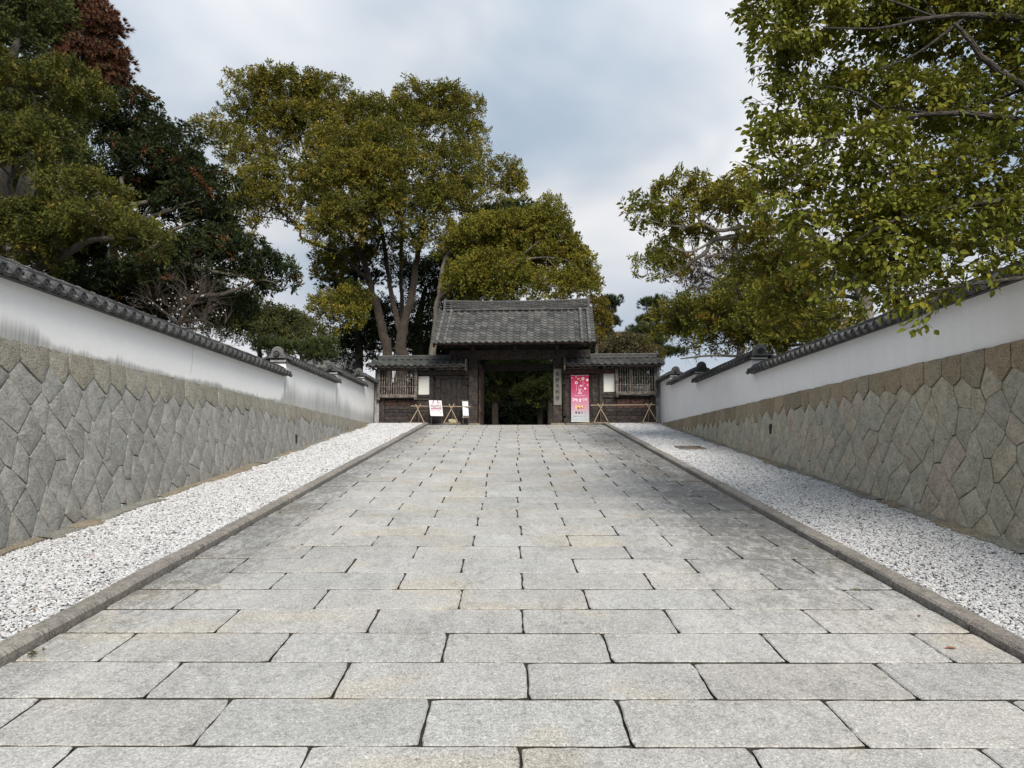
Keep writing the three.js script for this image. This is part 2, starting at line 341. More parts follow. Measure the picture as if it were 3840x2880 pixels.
{ // drain cover set in the gravel
  const x = 3.93, s = 15.7, y = rampY(s) + 0.055, t = thing('drain_cover', 'small rusty square drain cover set in the white gravel', 'drain cover', [x, y, -s]);
  const a = 0.29, at = (u, w, h) => [x + u, y + h + SLOPE * w, -s - w];
  const f = new MB(); for (const [u0, u1, w0, w1] of [[-a, a, -a, -a + 0.05], [-a, a, a - 0.05, a], [-a, -a + 0.05, -a + 0.05, a - 0.05], [a - 0.05, a, -a + 0.05, a - 0.05]]) { f.quad(at(u0, w0, 0.02), at(u1, w0, 0.02), at(u1, w1, 0.02), at(u0, w1, 0.02)); f.quad(at(u0, w0, -0.06), at(u1, w0, -0.06), at(u1, w0, 0.02), at(u0, w0, 0.02)); f.quad(at(u0, w1, 0.02), at(u1, w1, 0.02), at(u1, w1, -0.06), at(u0, w1, -0.06)); }
  f.build('frame', std({ color: lin(0.26, 0.22, 0.18), map: stoneTex }), t);
  const c = new MB(); c.quad(at(-0.235, -0.235, 0.008), at(0.235, -0.235, 0.008), at(0.235, 0.235, 0.008), at(-0.235, 0.235, 0.008));
  c.build('lid', std({ color: lin(0.12, 0.095, 0.08), map: stoneTex, roughness: 0.7 }), t);
  for (let k = 0; k < 6; k++) { const b = new MB(), w = -0.15 + k * 0.06; b.quad(at(-0.16, w - 0.012, 0.014), at(0.16, w - 0.012, 0.014), at(0.16, w + 0.012, 0.014), at(-0.16, w + 0.012, 0.014)); b.quad(at(-0.16, w - 0.012, 0.006), at(0.16, w - 0.012, 0.006), at(0.16, w - 0.012, 0.014), at(-0.16, w - 0.012, 0.014)); b.build('bar', std({ color: lin(0.16, 0.12, 0.1), roughness: 0.7 }), t); }
}

{ // dry leaves blown onto the paving and the gravel
  const r = rng(515), m = new MB();
  for (let k = 0; k < 46; k++) {
    const side = r() < 0.66 ? 1 : -1, onStone = r() < 0.5, s = 4.2 + 14 * r(), x = side * (onStone ? PX - 0.05 - 1.2 * r() * r() : GX0 + 0.1 + 1.55 * r()), y = rampY(s) + (onStone ? 0.009 : 0.062), a = r() * 6.28, L = 0.026 + 0.022 * r(), w = L * 0.42, c = r();
    m.col = c < 0.4 ? [0.22, 0.13, 0.06] : c < 0.7 ? [0.16, 0.08, 0.04] : c < 0.85 ? [0.2, 0.08, 0.04] : [0.13, 0.14, 0.03]; const P = (u, v, h) => [x + Math.cos(a) * u - Math.sin(a) * v, y + h + SLOPE * (Math.sin(a) * u + Math.cos(a) * v), -s - Math.sin(a) * u - Math.cos(a) * v];
    m.tri(P(-L, 0, 0), P(0, -w, 0.006), P(L, 0, 0.003)); m.tri(P(-L, 0, 0), P(L, 0, 0.003), P(0, w, 0.008));
  }
  tag(m.build('fallen_leaves', std({ vertexColors: true, roughness: 0.9, side: THREE.DoubleSide })), 'scattered dry brown leaves on the paving and gravel', 'leaves', null, 'stuff');
}

// ---------------------------------------------------------------- battered stone retaining walls of obliquely laid stones
const WTOP = 2.86, WX = 4.95, BATTER = 0.07;
const rockTex = dataTex(1024, 1024, (x, y) => {
  const sp = wrapN(x, y, 512, 1024, 41), a = wrapN(x, y, 14, 1024, 42), b = wrapN(x, y, 60, 1024, 43), c = wrapN(x, y, 150, 1024, 44), d = wrapN(x, y, 300, 1024, 46);
  let v = 0.86 + 0.24 * (a - 0.5) + 0.34 * (b - 0.5) + 0.38 * (c - 0.5) + 0.26 * (d - 0.5) + 0.22 * (sp - 0.5);
  const l = wrapN(x, y, 30, 1024, 45) * 0.55 + b * 0.45; if (l > 0.66) v *= 1 - (l - 0.66) * 1.6;      // dark lichen
  if (c > 0.78) v *= 0.80; return [v, v * 0.995, v * 0.985];
});
const rockMat = std({ map: rep(rockTex, 0.8, 0.8), bumpMap: rep(rockTex, 0.8, 0.8), bumpScale: 0.016, vertexColors: true, roughness: 0.93 });
const graniteTex = dataTex(512, 512, (x, y) => {
  const sp = wrapN(x, y, 256, 512, 51), a = wrapN(x, y, 10, 512, 52), b = wrapN(x, y, 100, 512, 53);
  let v = 0.80 + 0.2 * (a - 0.5) + 0.5 * (b - 0.5) + 0.4 * (sp - 0.5); if (sp > 0.88) v += 0.2; if (b < 0.2) v *= 0.7;
  return [v * 1.02, v, v * 0.95];
});
const graniteMat = std({ map: rep(graniteTex, 1.2, 1.2), bumpMap: rep(graniteTex, 1.2, 1.2), bumpScale: 0.014, vertexColors: true, roughness: 0.92 });
const jointMat = std({ color: lin(0.035, 0.032, 0.028), roughness: 1 });
function stoneGeo(poly, side, r, col, proud, bulge) {         // poly: [s, y] points, in order
  const n = poly.length; let cs = 0, cy = 0; for (const [s, y] of poly) { cs += s / n; cy += y / n; }
  let area = 0; for (let i = 0; i < n; i++) { const a = poly[i], b = poly[(i + 1) % n]; area += a[0] * b[1] - b[0] * a[1]; }
  const P = area < 0 ? poly.slice().reverse() : poly.slice(), ring = [];
  for (let i = 0; i < n; i++) { const a = P[i], b = P[(i + 1) % n], L = Math.hypot(b[0] - a[0], b[1] - a[1]), k = Math.max(2, Math.round(L / 0.13)); for (let q = 0; q < k; q++) { const t = q / k, j = q ? (r() - 0.5) * 0.016 : 0; ring.push([lerp(a[0], b[0], t) - (b[1] - a[1]) / L * j, lerp(a[1], b[1], t) + (b[0] - a[0]) / L * j, q ? 0 : 1]); } }
  const mb = new MB(); mb.col = col;
  const W = (s, y, h) => [side * (WX - BATTER * (WTOP - y) - h), y, -s];
  const rad = Math.sqrt(Math.abs(area) / 2 / Math.PI), lay = [[0.0035, -0.05], [0.0035, proud - 0.007], [0.010, proud], [rad * 0.42, proud + bulge * 0.7]];
  const at = lay.map(([ins, h], k) => ring.map(([s, y, corner]) => { const dx = cs - s, dy = cy - y, l = Math.hypot(dx, dy), f = Math.min(0.8, (ins + (corner ? ins * 0.5 : 0)) / l); const q = [s + dx * f, y + dy * f]; return [W(q[0], q[1], h + (k === 3 ? (r() - 0.5) * 0.010 : 0)), [q[0], q[1]]]; }));
  const ids = at.map((R) => R.map(([p, u]) => mb.v(...p, ...u)));
  const flip = side < 0;
  const F = (a, b, c) => (flip ? mb.i.push(a, c, b) : mb.i.push(a, b, c));
  for (let k = 0; k < 3; k++) for (let i = 0; i < ring.length; i++) { const j = (i + 1) % ring.length; F(ids[k][i], ids[k][j], ids[k + 1][j]); F(ids[k][i], ids[k + 1][j], ids[k + 1][i]); }
  const c = mb.v(...W(cs, cy, proud + bulge), cs, cy); for (let i = 0; i < ring.length; i++) F(ids[3][i], ids[3][(i + 1) % ring.length], c);
  return mb.geo();
}
function clipBelow(poly, f) {                                  // keeps what lies above the line y = f(s)
  const out = [];
  for (let i = 0; i < poly.length; i++) {
    const a = poly[i], b = poly[(i + 1) % poly.length], da = a[1] - f(a[0]), db = b[1] - f(b[0]);
    if (da >= 0) out.push(a);
    if ((da >= 0) !== (db >= 0)) { const t = da / (da - db); out.push([lerp(a[0], b[0], t), lerp(a[1], b[1], t)]); }
  }
  return out;
}
function polyArea(p) { let a = 0; for (let i = 0; i < p.length; i++) { const q = p[(i + 1) % p.length]; a += p[i][0] * q[1] - q[0] * p[i][1]; } return Math.abs(a) / 2; }
function stoneWall(side) {
  const r = rng(90 + side), wall = thing('stone_wall', side < 0 ? 'smooth grey retaining wall of obliquely laid stones under stained plaster' : 'brown and olive retaining wall of obliquely laid stones under clean plaster', 'stone wall', [side * WX, rampY(10), -10], null, 'thing');
  const HW = side < 0 ? 0.19 : 0.20, HH = side < 0 ? 0.262 : 0.255, lean = side < 0 ? 0.16 : 0.03, top = WTOP - 0.22;   // half a diamond; zigzag under the coping course
  // lattice vertices: row v steps half a diamond down, column u half a diamond along
  const cache = new Map();
  const V = (u, v) => {
    const k = u + ',' + v; if (cache.has(k)) return cache.get(k);
    const q = rng(1000 * (side + 2) + u * 131 + v * 7919 + 500000), jx = (q() - 0.5) * 0.12, jy = v < 1 ? (q() - 0.5) * 0.10 : (q() - 0.5) * 0.11;
    const s = u * HW + lean * (v * HH) + jx, y = top - (v > 0 ? v - 0.32 : 0) * HH + jy, up = v === 0 || q() < 0.55, d = v === 0 ? 0 : 0.008 + 0.055 * q() * q() + (q() < 0.12 ? 0.05 : 0);
    const e = { up, a: up ? [s + (q() - 0.5) * 0.03, y + d] : [s - d, y + (q() - 0.5) * 0.06], b: up ? [s + (q() - 0.5) * 0.03, y - d] : [s + d, y + (q() - 0.5) * 0.06] };
    cache.set(k, e); return e;
  };
  const base = (s) => rampY(s) - 0.06, rest = [];
  const greyCol = () => { const t = (side < 0 ? 0.36 : 0.46) + 0.07 * r(); if (side < 0) { const w = (r() - 0.5) * 0.03; return [t * (1.02 + w), t * 1.0, t * (0.925 - w)]; }
    const u = r(); if (u < 0.5) return [t * 1.05, t * 1.0, t * 0.80]; if (u < 0.78) return [t * 1.10, t * 0.99, t * 0.77]; if (u < 0.9) return [t * 1.14, t * 0.97, t * 0.78]; return [t * 0.95, t * 0.9, t * 0.74]; };
  const capCol = () => { const t = side < 0 ? 0.35 + 0.08 * r() : 0.30 + 0.12 * r(), w = r() * 0.07; return side < 0 ? [t * (1.03 + w * 0.7), t, t * (0.90 - w)] : [t * (1.12 + w), t * 0.96, t * (0.72 - w)]; };
  const add = (poly, col, mat, proud, bulge, name) => {
    const p = clipBelow(poly, base); if (p.length < 3 || polyArea(p) < 0.004) return;
    const sMax = Math.max(...p.map((q) => q[0])), sMin = Math.min(...p.map((q) => q[0])); if (sMin > 24.0) return;
    const g = stoneGeo(p, side, r, col, proud, bulge);
    if (sMax < 5.2) rest.push(g); else put(name, g, mat, wall);
  };
  const U0 = Math.floor(-4 / HW), U1 = Math.ceil(24.6 / HW), rowsDown = Math.ceil((top + 1) / HH) + 1;
  // coping course: flat tops, pointed undersides
  for (let u = U0; u < U1; u++) if ((u & 1) === 0) {
    const L = V(u, 0), R = V(u + 2, 0), D = V(u + 1, 1), ls = L.up ? L.a : L.b, rs = R.up ? R.a : R.a, h1 = WTOP + (r() - 0.5) * 0.012, x0 = ls[0], x1 = rs[0];
    const bottom = D.up ? [D.a] : [D.a, D.b];
    add([[x0, h1], [x1, h1], rs, ...bottom.slice().reverse(), ls], capCol(), graniteMat, 0.010 + 0.008 * r(), 0.006 + 0.008 * r(), 'coping_stone');
  }
  for (let v = 1; v < rowsDown; v++) for (let u = U0; u < U1; u++) {
    if (((u + v) & 1) === 0) continue;                        // diamonds with their tops on vertex (u, v - 1)
    const N = V(u, v - 1), Sx = V(u, v + 1), Wt = V(u - 1, v), E = V(u + 1, v), p = [];
    if (N.up) p.push(N.b); else p.push(N.a, N.b);
    if (E.up) p.push(E.a, E.b); else p.push(E.a);
    if (Sx.up) p.push(Sx.a); else p.push(Sx.b, Sx.a);
    if (Wt.up) p.push(Wt.b, Wt.a); else p.push(Wt.b);
    add(p, greyCol(), rockMat, 0.004 + 0.005 * r(), 0.004 + 0.006 * r(), 'wall_stone');
  }
  if (rest.length) put('lower_masonry', mergeGeometries(rest), rockMat, wall).userData.kind = 'stuff';
  const back = new MB(), X = (y, h) => side * (WX - BATTER * (WTOP - y) + h);
  back.quad([X(-0.8, 0.03), -0.8, 6], [X(WTOP, 0.03), WTOP - 0.012, 6], [X(WTOP, 0.03), WTOP - 0.012, -24.2], [X(-0.8, 0.03), -0.8, -24.2]);
  back.quad([X(WTOP, 0.03), WTOP - 0.012, 6], [side * 5.6, WTOP - 0.012, 6], [side * 5.6, WTOP - 0.012, -24.2], [X(WTOP, 0.03), WTOP - 0.012, -24.2]);
  back.build('joint_earth', jointMat, wall);
  // flat footing stones that show where the gravel meets the wall
  let s = 4.4;
  while (s < 22.5) {
    const L = 0.35 + 0.5 * r(), mb = new MB(), u = r(), t = 0.24 + 0.1 * r(), out = 0.10 + 0.13 * r();
    mb.col = u < 0.4 ? [t * 1.15, t * 0.98, t * 0.74] : u < 0.7 ? [t * 1.02, t, t * 0.9] : [t * 0.9, t * 0.88, t * 0.8];
    const y = (q) => rampY(q) + 0.05 + 0.02 * vn(q * 3, 2, 9), xi = (q) => WX - BATTER * (WTOP - rampY(q)) + 0.02, xo = [0, 1, 2, 3, 4].map(() => out * (0.72 + 0.5 * r())), n = 4;
    for (let k = 0; k < n; k++) { const a = s + L * k / n, b = s + L * (k + 1) / n, tilt = 0.02; const f = [[side * xi(a), y(a) + tilt, -a], [side * (xi(a) - xo[k]), y(a), -a], [side * (xi(b) - xo[k + 1]), y(b), -b], [side * xi(b), y(b) + tilt, -b]], d = [[side * (xi(a) - xo[k] - 0.012), y(a) - 0.1, -a], [side * (xi(b) - xo[k + 1] - 0.012), y(b) - 0.1, -b]];
      const U = (q) => [q[0], -q[2]]; const A = side > 0 ? [f[0], f[3], f[2], f[1]] : f; mb.quad(...A, A.map(U)); const B = side > 0 ? [f[1], f[2], d[1], d[0]] : [f[1], d[0], d[1], f[2]]; mb.quad(...B, B.map((q) => [q[2], q[1]])); }
    mb.build('footing_stone', graniteMat, wall); s += L + 0.01 + (r() < 0.2 ? 0.25 * r() : 0);
  }
}
stoneWall(-1); stoneWall(1);
for (const [side, s, y] of [[-1, 15.45, 2.12], [1, 13.35, 2.25]]) {   // weep pipe ends, their dark hollow painted on
  const x = side * (WX - BATTER * (WTOP - y)), t = thing('weep_pipe', side < 0 ? 'dark drain pipe end in the grey stone wall' : 'dark drain pipe end in the brown stone wall', 'pipe', [x, y, -s]);
  new MB().box(x - side * 0.03, x + side * 0.1, y - 0.10, y + 0.10, -s - 0.045, -s + 0.045, 0.01).build('pipe_end', std({ color: lin(0.03, 0.028, 0.026), roughness: 0.8 }), t); new MB().box(x - side * 0.034, x - side * 0.029, y - 0.075, y + 0.075, -s - 0.028, -s + 0.028, 0).build('painted_bore', std({ color: lin(0.008, 0.008, 0.008), roughness: 1 }), t);  // solid pipe end; a black plate on it stands in for the shaded inside
}

// ---------------------------------------------------------------- white plaster walls with tiled caps, in steps up to the gate
const PLX = 5.0, PLT = 0.34;                                   // wall face, thickness
const stained = dataTex(2048, 256, (i, j) => {                 // soot streaks rising from the foot of the plaster; 22 m by 2 m, from 3 m ahead
  const s = 3 + i / 2048 * 22, y = j / 256 * 2;
  const col = fbm(s * 0.9, 3.3, 3, 201), fine = vn(s * 38, 1.5 + y * 0.35, 205) * 0.5 + vn(s * 85, y * 0.5 + 7, 207) * 0.5, streak = vn(s * 9, 4.4, 209), sp = vn(s * 4.2, 8.8, 217);
  let h = 0.03 + 0.34 * Math.max(0, col - 0.30) + 0.09 * streak + 0.11 * fine;
  h += 0.55 * sstep(14.6, 15.2, s) * (0.35 + 0.75 * col) + 0.10 * sstep(7.6, 6.4, s) - 0.05 * sstep(8.5, 10, s) * sstep(14.8, 13.5, s);
  if (s < 14.7) h *= 0.60 + 0.28 * sstep(8.5, 6.5, s);
  if (sp > 0.88) h += 0.30 * (sp - 0.88) / 0.12 * (vn(s * 40, 1, 219) > 0.6 ? 1 : 0.2);
  if (Math.abs(s - 14.92) < 0.05 || Math.abs(s - 19.25) < 0.07) h += 0.55;
  let k = sstep(h, h * 0.25, y + 0.02 * (fine - 0.5)) * (0.30 + 0.75 * fine) * (0.75 + 0.6 * col);
  const m = 0.94 + 0.05 * (fbm(s * 2, y * 2, 4, 211) - 0.3) + 0.025 * (vn(s * 14, y * 14, 213) - 0.5) + 0.02 * (vn(s * 60, y * 60, 214) - 0.5), crack = Math.abs(s - 10.55 - 0.04 * fbm(y * 6, 1, 3, 215) - 0.05 * y) < 0.006 && y > 0.12 ? 0.55 : 1;
  k = clamp(k); const g = lerp(m, 0.22 + 0.12 * fine, k * 0.95) * crack; return [g, g * 0.992, g * lerp(0.975, 0.96, k)];
});
const clean = dataTex(2048, 256, (i, j) => {
  const s = 3 + i / 2048 * 22, y = j / 256 * 2, b = fbm(s * 1.1, y * 1.6, 4, 221), st = vn(s * 12, y * 0.7, 223), m = 0.90 + 0.09 * (b - 0.5) + 0.03 * (st - 0.5) + 0.03 * (vn(s * 40, y * 40, 225) - 0.5) + 0.02 * (vn(s * 80, y * 80, 226) - 0.5);
  const br = sstep(0.6, 0.8, fbm(s * 1.8, y * 0.9 + 9, 4, 227)) * 0.25; return [m, m * (0.99 - br * 0.02), m * (0.975 - br * 0.06)];
});
for (const t of [stained, clean]) { t.wrapS = t.wrapT = THREE.ClampToEdgeWrapping; }
const plasterMat = { '-1': std({ map: stained, bumpMap: rep(tileNoise, 30, 3), bumpScale: 0.003, roughness: 0.9 }), '1': std({ map: clean, bumpMap: rep(tileNoise, 30, 3), bumpScale: 0.003, roughness: 0.9 }) };
const tileTex = dataTex(512, 512, (x, y) => {
  const a = wrapN(x, y, 8, 512, 61), b = wrapN(x, y, 40, 512, 62), c = wrapN(x, y, 120, 512, 63), w = wrapN(x, y, 22, 512, 64);
  let v = 0.5 + 0.5 * (a - 0.5) + 0.4 * (b - 0.5) + 0.25 * (c - 0.5); if (w * 0.6 + c * 0.4 > 0.68) v += 0.28; return [v, v, v * 0.985];
});
const tileMat = [std({ color: lin(0.10, 0.10, 0.102), map: tileTex, bumpMap: tileTex, bumpScale: 0.003, roughness: 0.62 }), std({ color: lin(0.19, 0.187, 0.18), map: tileTex, bumpMap: tileTex, bumpScale: 0.003, roughness: 0.68 }), std({ color: lin(0.07, 0.071, 0.075), map: tileTex, bumpMap: tileTex, bumpScale: 0.003, roughness: 0.6 }), std({ color: lin(0.29, 0.283, 0.27), map: tileTex, bumpMap: tileTex, bumpScale: 0.004, roughness: 0.85 })];
const LBL = { '-1': ['white plaster wall section above the grey stones, streaked with soot, longest of its row', 'soot streaked plaster wall section with tiled cap, one step above the longest', 'soot streaked plaster wall section with tiled cap, second step below the gatehouse', 'short soot streaked plaster wall section that meets the gatehouse wing'],
  1: ['clean white plaster wall section above the brown stones, longest of its row', 'clean plaster wall section under the pale domed ridge end tile', 'clean plaster wall section with dark ridge end tile, second step below the gatehouse', 'short clean plaster wall section that meets the gatehouse wing by the drainpipe'] };
// shared shapes for the caps, built along local z (towards the eave) or local x (along the wall)
function lathe(prof, seg = 16) { return new THREE.LatheGeometry(prof.map(([a, b]) => new THREE.Vector2(a, b)), seg); }
const roundEnd = (() => {                                       // a round eave tile: a half tube that ends in a disc with a raised rim and boss
  const R = 0.046, L = 0.30, m = new MB();
  for (let k = 0; k < 8; k++) { const a = Math.PI * (k / 8) - 0.25 * (1 - 2 * k / 8), b = Math.PI * ((k + 1) / 8) - 0.25 * (1 - 2 * (k + 1) / 8), p = (w, z) => [Math.cos(w) * R, Math.sin(w) * R, z]; m.quad(p(a, 0), p(b, 0), p(b, -L), p(a, -L)); }
  const disc = lathe([[0.0001, 0.012], [0.012, 0.012], [0.016, 0.004], [0.030, 0.004], [0.035, 0.014], [0.046, 0.012], [0.049, 0.0], [0.049, -0.03]], 18); disc.scale(1.12, 1, 1.12); disc.rotateX(Math.PI / 2 - 0.42);
  const g = mergeGeometries([m.geo().toNonIndexed(), disc.toNonIndexed()]); g.computeVertexNormals(); return g;
})();
const panEnd = (w) => {                                         // a concave pan tile with a hanging lip
  const m = new MB(), n = 6, L = 0.30;
  for (let k = 0; k < n; k++) { const x = (q) => (q / n - 0.5) * w, y = (q) => 0.055 * Math.pow(2 * q / n - 1, 2) * 0.6 - 0.012; m.quad([x(k), y(k), 0], [x(k + 1), y(k + 1), 0], [x(k + 1), y(k + 1), -L], [x(k), y(k), -L]); m.quad([x(k), y(k) - 0.035, 0.004], [x(k + 1), y(k + 1) - 0.035, 0.004], [x(k + 1), y(k + 1), 0.004], [x(k), y(k), 0.004]); m.quad([x(k), y(k) - 0.035, -0.012], [x(k), y(k) - 0.035, 0.004], [x(k + 1), y(k + 1) - 0.035, 0.004], [x(k + 1), y(k + 1) - 0.035, -0.012]); }
  return m.geo();
};
const PITCH = 0.205, panGeo = panEnd(0.15);
const capGeo = (() => { const m = new MB(); const R = 0.062, L = 0.285; for (let k = 0; k < 8; k++) { const a = Math.PI * k / 8, b = Math.PI * (k + 1) / 8, p = (w, x, r) => [x, Math.sin(w) * r * 0.85, Math.cos(w) * r]; m.quad(p(a, -L / 2, R), p(b, -L / 2, R), p(b, L / 2 - 0.03, R), p(a, L / 2 - 0.03, R)); m.quad(p(a, L / 2 - 0.03, R + 0.007), p(b, L / 2 - 0.03, R + 0.007), p(b, L / 2, R + 0.007), p(a, L / 2, R + 0.007)); m.quad(p(a, L / 2 - 0.03, R), p(b, L / 2 - 0.03, R), p(b, L / 2 - 0.03, R + 0.007), p(a, L / 2 - 0.03, R + 0.007)); } return m.geo(); })();
const noshiGeo = [0, 1, 2].map((q) => { const m = new MB(), L = 0.272 + 0.006 * q; m.box(-L / 2, L / 2, -0.012, 0.010, -0.5, 0.5, 0.004); return m.geo(); });   // scaled in z to the course's width
function setMesh(name, geo, mat, parent, pos, ry = 0, sc) { const m = new THREE.Mesh(geo, mat); m.name = name; m.castShadow = m.receiveShadow = true; const b = baseOf.get(parent) ?? [0, 0, 0]; m.position.set(pos[0] - b[0], pos[1] - b[1], pos[2] - b[2]); m.rotation.order = 'YXZ'; m.rotation.y = ry; if (sc) m.scale.set(...sc); parent.add(m); return m; }
function ridgeEnd(parent, x, y, z, mat, mat2) {                 // onigawara: a domed plate with a round boss, facing down the ramp (+z)
  const sh = new THREE.Shape(); sh.moveTo(-0.21, -0.05); sh.quadraticCurveTo(-0.20, 0.03, -0.155, 0.06); sh.bezierCurveTo(-0.17, 0.30, 0.17, 0.30, 0.155, 0.06); sh.quadraticCurveTo(0.20, 0.03, 0.21, -0.05); sh.closePath();
  const g = new THREE.ExtrudeGeometry(sh, { depth: 0.09, bevelEnabled: true, bevelSize: 0.012, bevelThickness: 0.012, bevelSegments: 2, curveSegments: 10 }); g.scale(0.78, 0.82, 1); g.translate(x, y, z - 0.09);
  const p = put('ridge_end_tile', g, mat, parent);
  const d = lathe([[0.0001, 0.09], [0.03, 0.09], [0.036, 0.075], [0.055, 0.075], [0.062, 0.095], [0.078, 0.092], [0.08, 0.0]], 20); d.scale(0.8, 0.8, 0.8); d.rotateX(Math.PI / 2); d.translate(x, y + 0.045, z); put('boss', d, mat2, p);
}
function wallSection(side, n, s0, s1, eave) {
  const sec = thing('plaster_wall', LBL[side][n], 'wall', [side * (PLX + PLT / 2), WTOP, -(s0 + s1) / 2], side < 0 ? 'soot streaked wall sections stepping up to the gate' : 'clean wall sections stepping up to the gate', 'thing');
  const r = rng(300 + side * 20 + n), X = (d) => side * (PLX + PLT / 2 + d), cx = X(0), top = eave + 0.07;
  const m = new MB(), f = side * PLX, b = side * (PLX + PLT), uv = (s, y) => [(s - 3) / 22, (y - WTOP) / 2];
  const face = (x, flip) => { const N = Math.max(2, Math.round((s1 - s0) / 1)); for (let k = 0; k < N; k++) { const a = lerp(s0, s1, k / N), c = lerp(s0, s1, (k + 1) / N), q = [[x, WTOP - 0.01, -a], [x, WTOP - 0.01, -c], [x, top, -c], [x, top, -a]]; const U = [uv(a, WTOP), uv(c, WTOP), uv(c, top), uv(a, top)]; if (flip) { q.reverse(); U.reverse(); } m.quad(...q, U); } };
  face(f, side > 0); face(b, side < 0);
  const e = [[f, WTOP, -s0], [b, WTOP, -s0], [b, top, -s0], [cx, top + 0.13, -s0], [f, top, -s0]], e2 = e.map((q) => [q[0], q[1], -s1]);
  for (const [q, rev] of [[e, side < 0], [e2, side > 0]]) { const k = rev ? q.slice().reverse() : q; const c = k.map((v) => m.v(...v, ...uv(s0 + 0.2, v[1] + 0.5))); for (let w = 1; w < 4; w++) m.i.push(c[0], c[w], c[w + 1]); }
  m.quad([f, top, -s0], [f, top, -s1], [cx, top + 0.13, -s1], [cx, top + 0.13, -s0], [uv(s0, top), uv(s1, top), uv(s1, top), uv(s0, top)]).quad([b, top, -s0], [cx, top + 0.13, -s0], [cx, top + 0.13, -s1], [b, top, -s1], [uv(s0, top), uv(s1, top), uv(s1, top), uv(s0, top)]);
  m.build('plaster', plasterMat[side], sec);
  // the tiled cap, its near end a little ahead of the step
  const a0 = n ? s0 - 0.06 : s0, a1 = s1 + (n < 3 ? -0.10 : 0), cnt = Math.floor((a1 - a0) / PITCH), ry = side < 0 ? Math.PI / 2 : -Math.PI / 2, tilt = 0.42, vis = (s) => s > 4.6;
  const over = 0.33, ex = side * (PLX + PLT / 2 - over), rear = [];
  const mk = (g, mt, name, s, y, dx, sc) => { const o = setMesh(name, g, mt, sec, [X(dx), y, -s], ry, sc); return o; };
  for (let k = 0; k <= cnt; k++) {
    const s = a0 + 0.05 + k * PITCH; if (s > a1) break; const j = (r() - 0.5) * 0.008;
    if (vis(s)) { const o = mk(roundEnd, tileMat[r() < 0.6 ? 0 : 2], 'eave_round_tile', s, eave + 0.045 + j, -over); o.rotation.x = tilt;
      const q = mk(panGeo, tileMat[r() < 0.45 ? 1 : 0], 'eave_pan_tile', s + PITCH / 2, eave + 0.025 + j, -over + 0.006); q.rotation.x = tilt; }
    for (const g of [roundEnd, panGeo]) { const c = g.index ? g.toNonIndexed() : g.clone(); for (const w of Object.keys(c.attributes)) if (!['position', 'normal', 'uv'].includes(w)) c.deleteAttribute(w); c.applyMatrix4(new THREE.Matrix4().makeRotationFromEuler(new THREE.Euler(tilt, -ry, 0, 'YXZ'))); c.translate(X(over), eave + (g === panGeo ? 0.025 : 0.045), -(s + (g === panGeo ? PITCH / 2 : 0))); if (k % 1 === 0) rear.push(c); }
  }
  put('rear_tiles', mergeGeometries(rear), tileMat[2], sec).userData.kind = 'stuff';
  // under-eave plaster bed, flat ridge courses and the round ridge caps
  const u = new MB(); u.box(X(-over + 0.09), X(over - 0.09), eave - 0.004, eave + 0.016, -a0 - 0.01, -a1 + 0.01, 0.006); u.build('eave_board', tileMat[2], sec); const core = new MB(); core.box(X(-0.14), X(0.14), eave + 0.06, eave + 0.205, -a0 - 0.03, -a1 + 0.03, 0); core.build('ridge_mortar', jointMat, sec);
  const rows = [[0.085, 0.56, 2], [0.118, 0.50, 0], [0.151, 0.44, 2], [0.184, 0.37, 0]], one = a1 - 2 < 15.2;
  const L = 0.28, N = Math.floor((a1 - a0 - 0.02) / L), LL = (a1 - a0 - 0.02) / N;
  rows.forEach(([h, w, mi], q) => {
    const far = [];
    for (let k = 0; k < N; k++) {
      const s = a0 + 0.01 + (k + 0.5) * LL, y = eave + h + (r() - 0.5) * 0.006, g = noshiGeo[(k + q) % 3], mt = tileMat[r() < 0.12 ? 3 : r() < 0.25 ? 1 : mi], dx = (r() - 0.5) * 0.012, sft = q % 2 ? L / 2 : 0;
      if (n === 0 && vis(s)) mk(g, mt, 'ridge_course_tile', Math.min(s + sft, a1 - L / 2), y, dx, [LL / L * 1.0, 1, w]);
      else { const c = g.clone(); c.scale(1, 1, w); c.rotateY(ry); c.translate(X(dx), y, -Math.min(s + sft, a1 - L / 2)); far.push(c); }
    }
    if (far.length) put('ridge_course', mergeGeometries(far), tileMat[mi], sec);
  });
  for (let k = 0; k < N; k++) { const s = a0 + 0.01 + (k + 0.5) * LL; const o = setMesh('ridge_cap_tile', capGeo, tileMat[r() < 0.7 ? 3 : 1], sec, [X((r() - 0.5) * 0.012), eave + 0.205 + (r() - 0.5) * 0.006, -s], side < 0 ? Math.PI / 2 : Math.PI / 2, [LL / 0.285 * 1.02, 1, 1]); }
  if (n) ridgeEnd(sec, cx, eave + 0.135, -a0 + 0.01, side > 0 && n === 1 ? tileMat[3] : tileMat[n === 1 ? 1 : 0], tileMat[2]);
}
const STEPS = { '-1': [14.92, 19.25, 22.7], 1: [14.6, 19.2, 22.3] }, EAVES = [3.455, 3.765, 4.025, 4.30];
for (const side of [-1, 1]) { const st = [2.0, ...STEPS[side], side < 0 ? 24.35 : 24.0]; for (let n = 0; n < 4; n++) wallSection(side, n, st[n], st[n + 1], EAVES[n]); }

// ---------------------------------------------------------------- the gatehouse: a two-post gate with a tiled gable roof between two wings
const GZ = -24.2, GROT = -0.055;
function gateThing(name, label, cat, x = 0, z = GZ, grp) {       // built square in local metres (x, height above 0, z), then turned with the gatehouse
  const g = thing(name, label, cat, [0, 0, 0], grp); g.position.set(0, 0, GZ); g.rotation.y = GROT; return g;
}
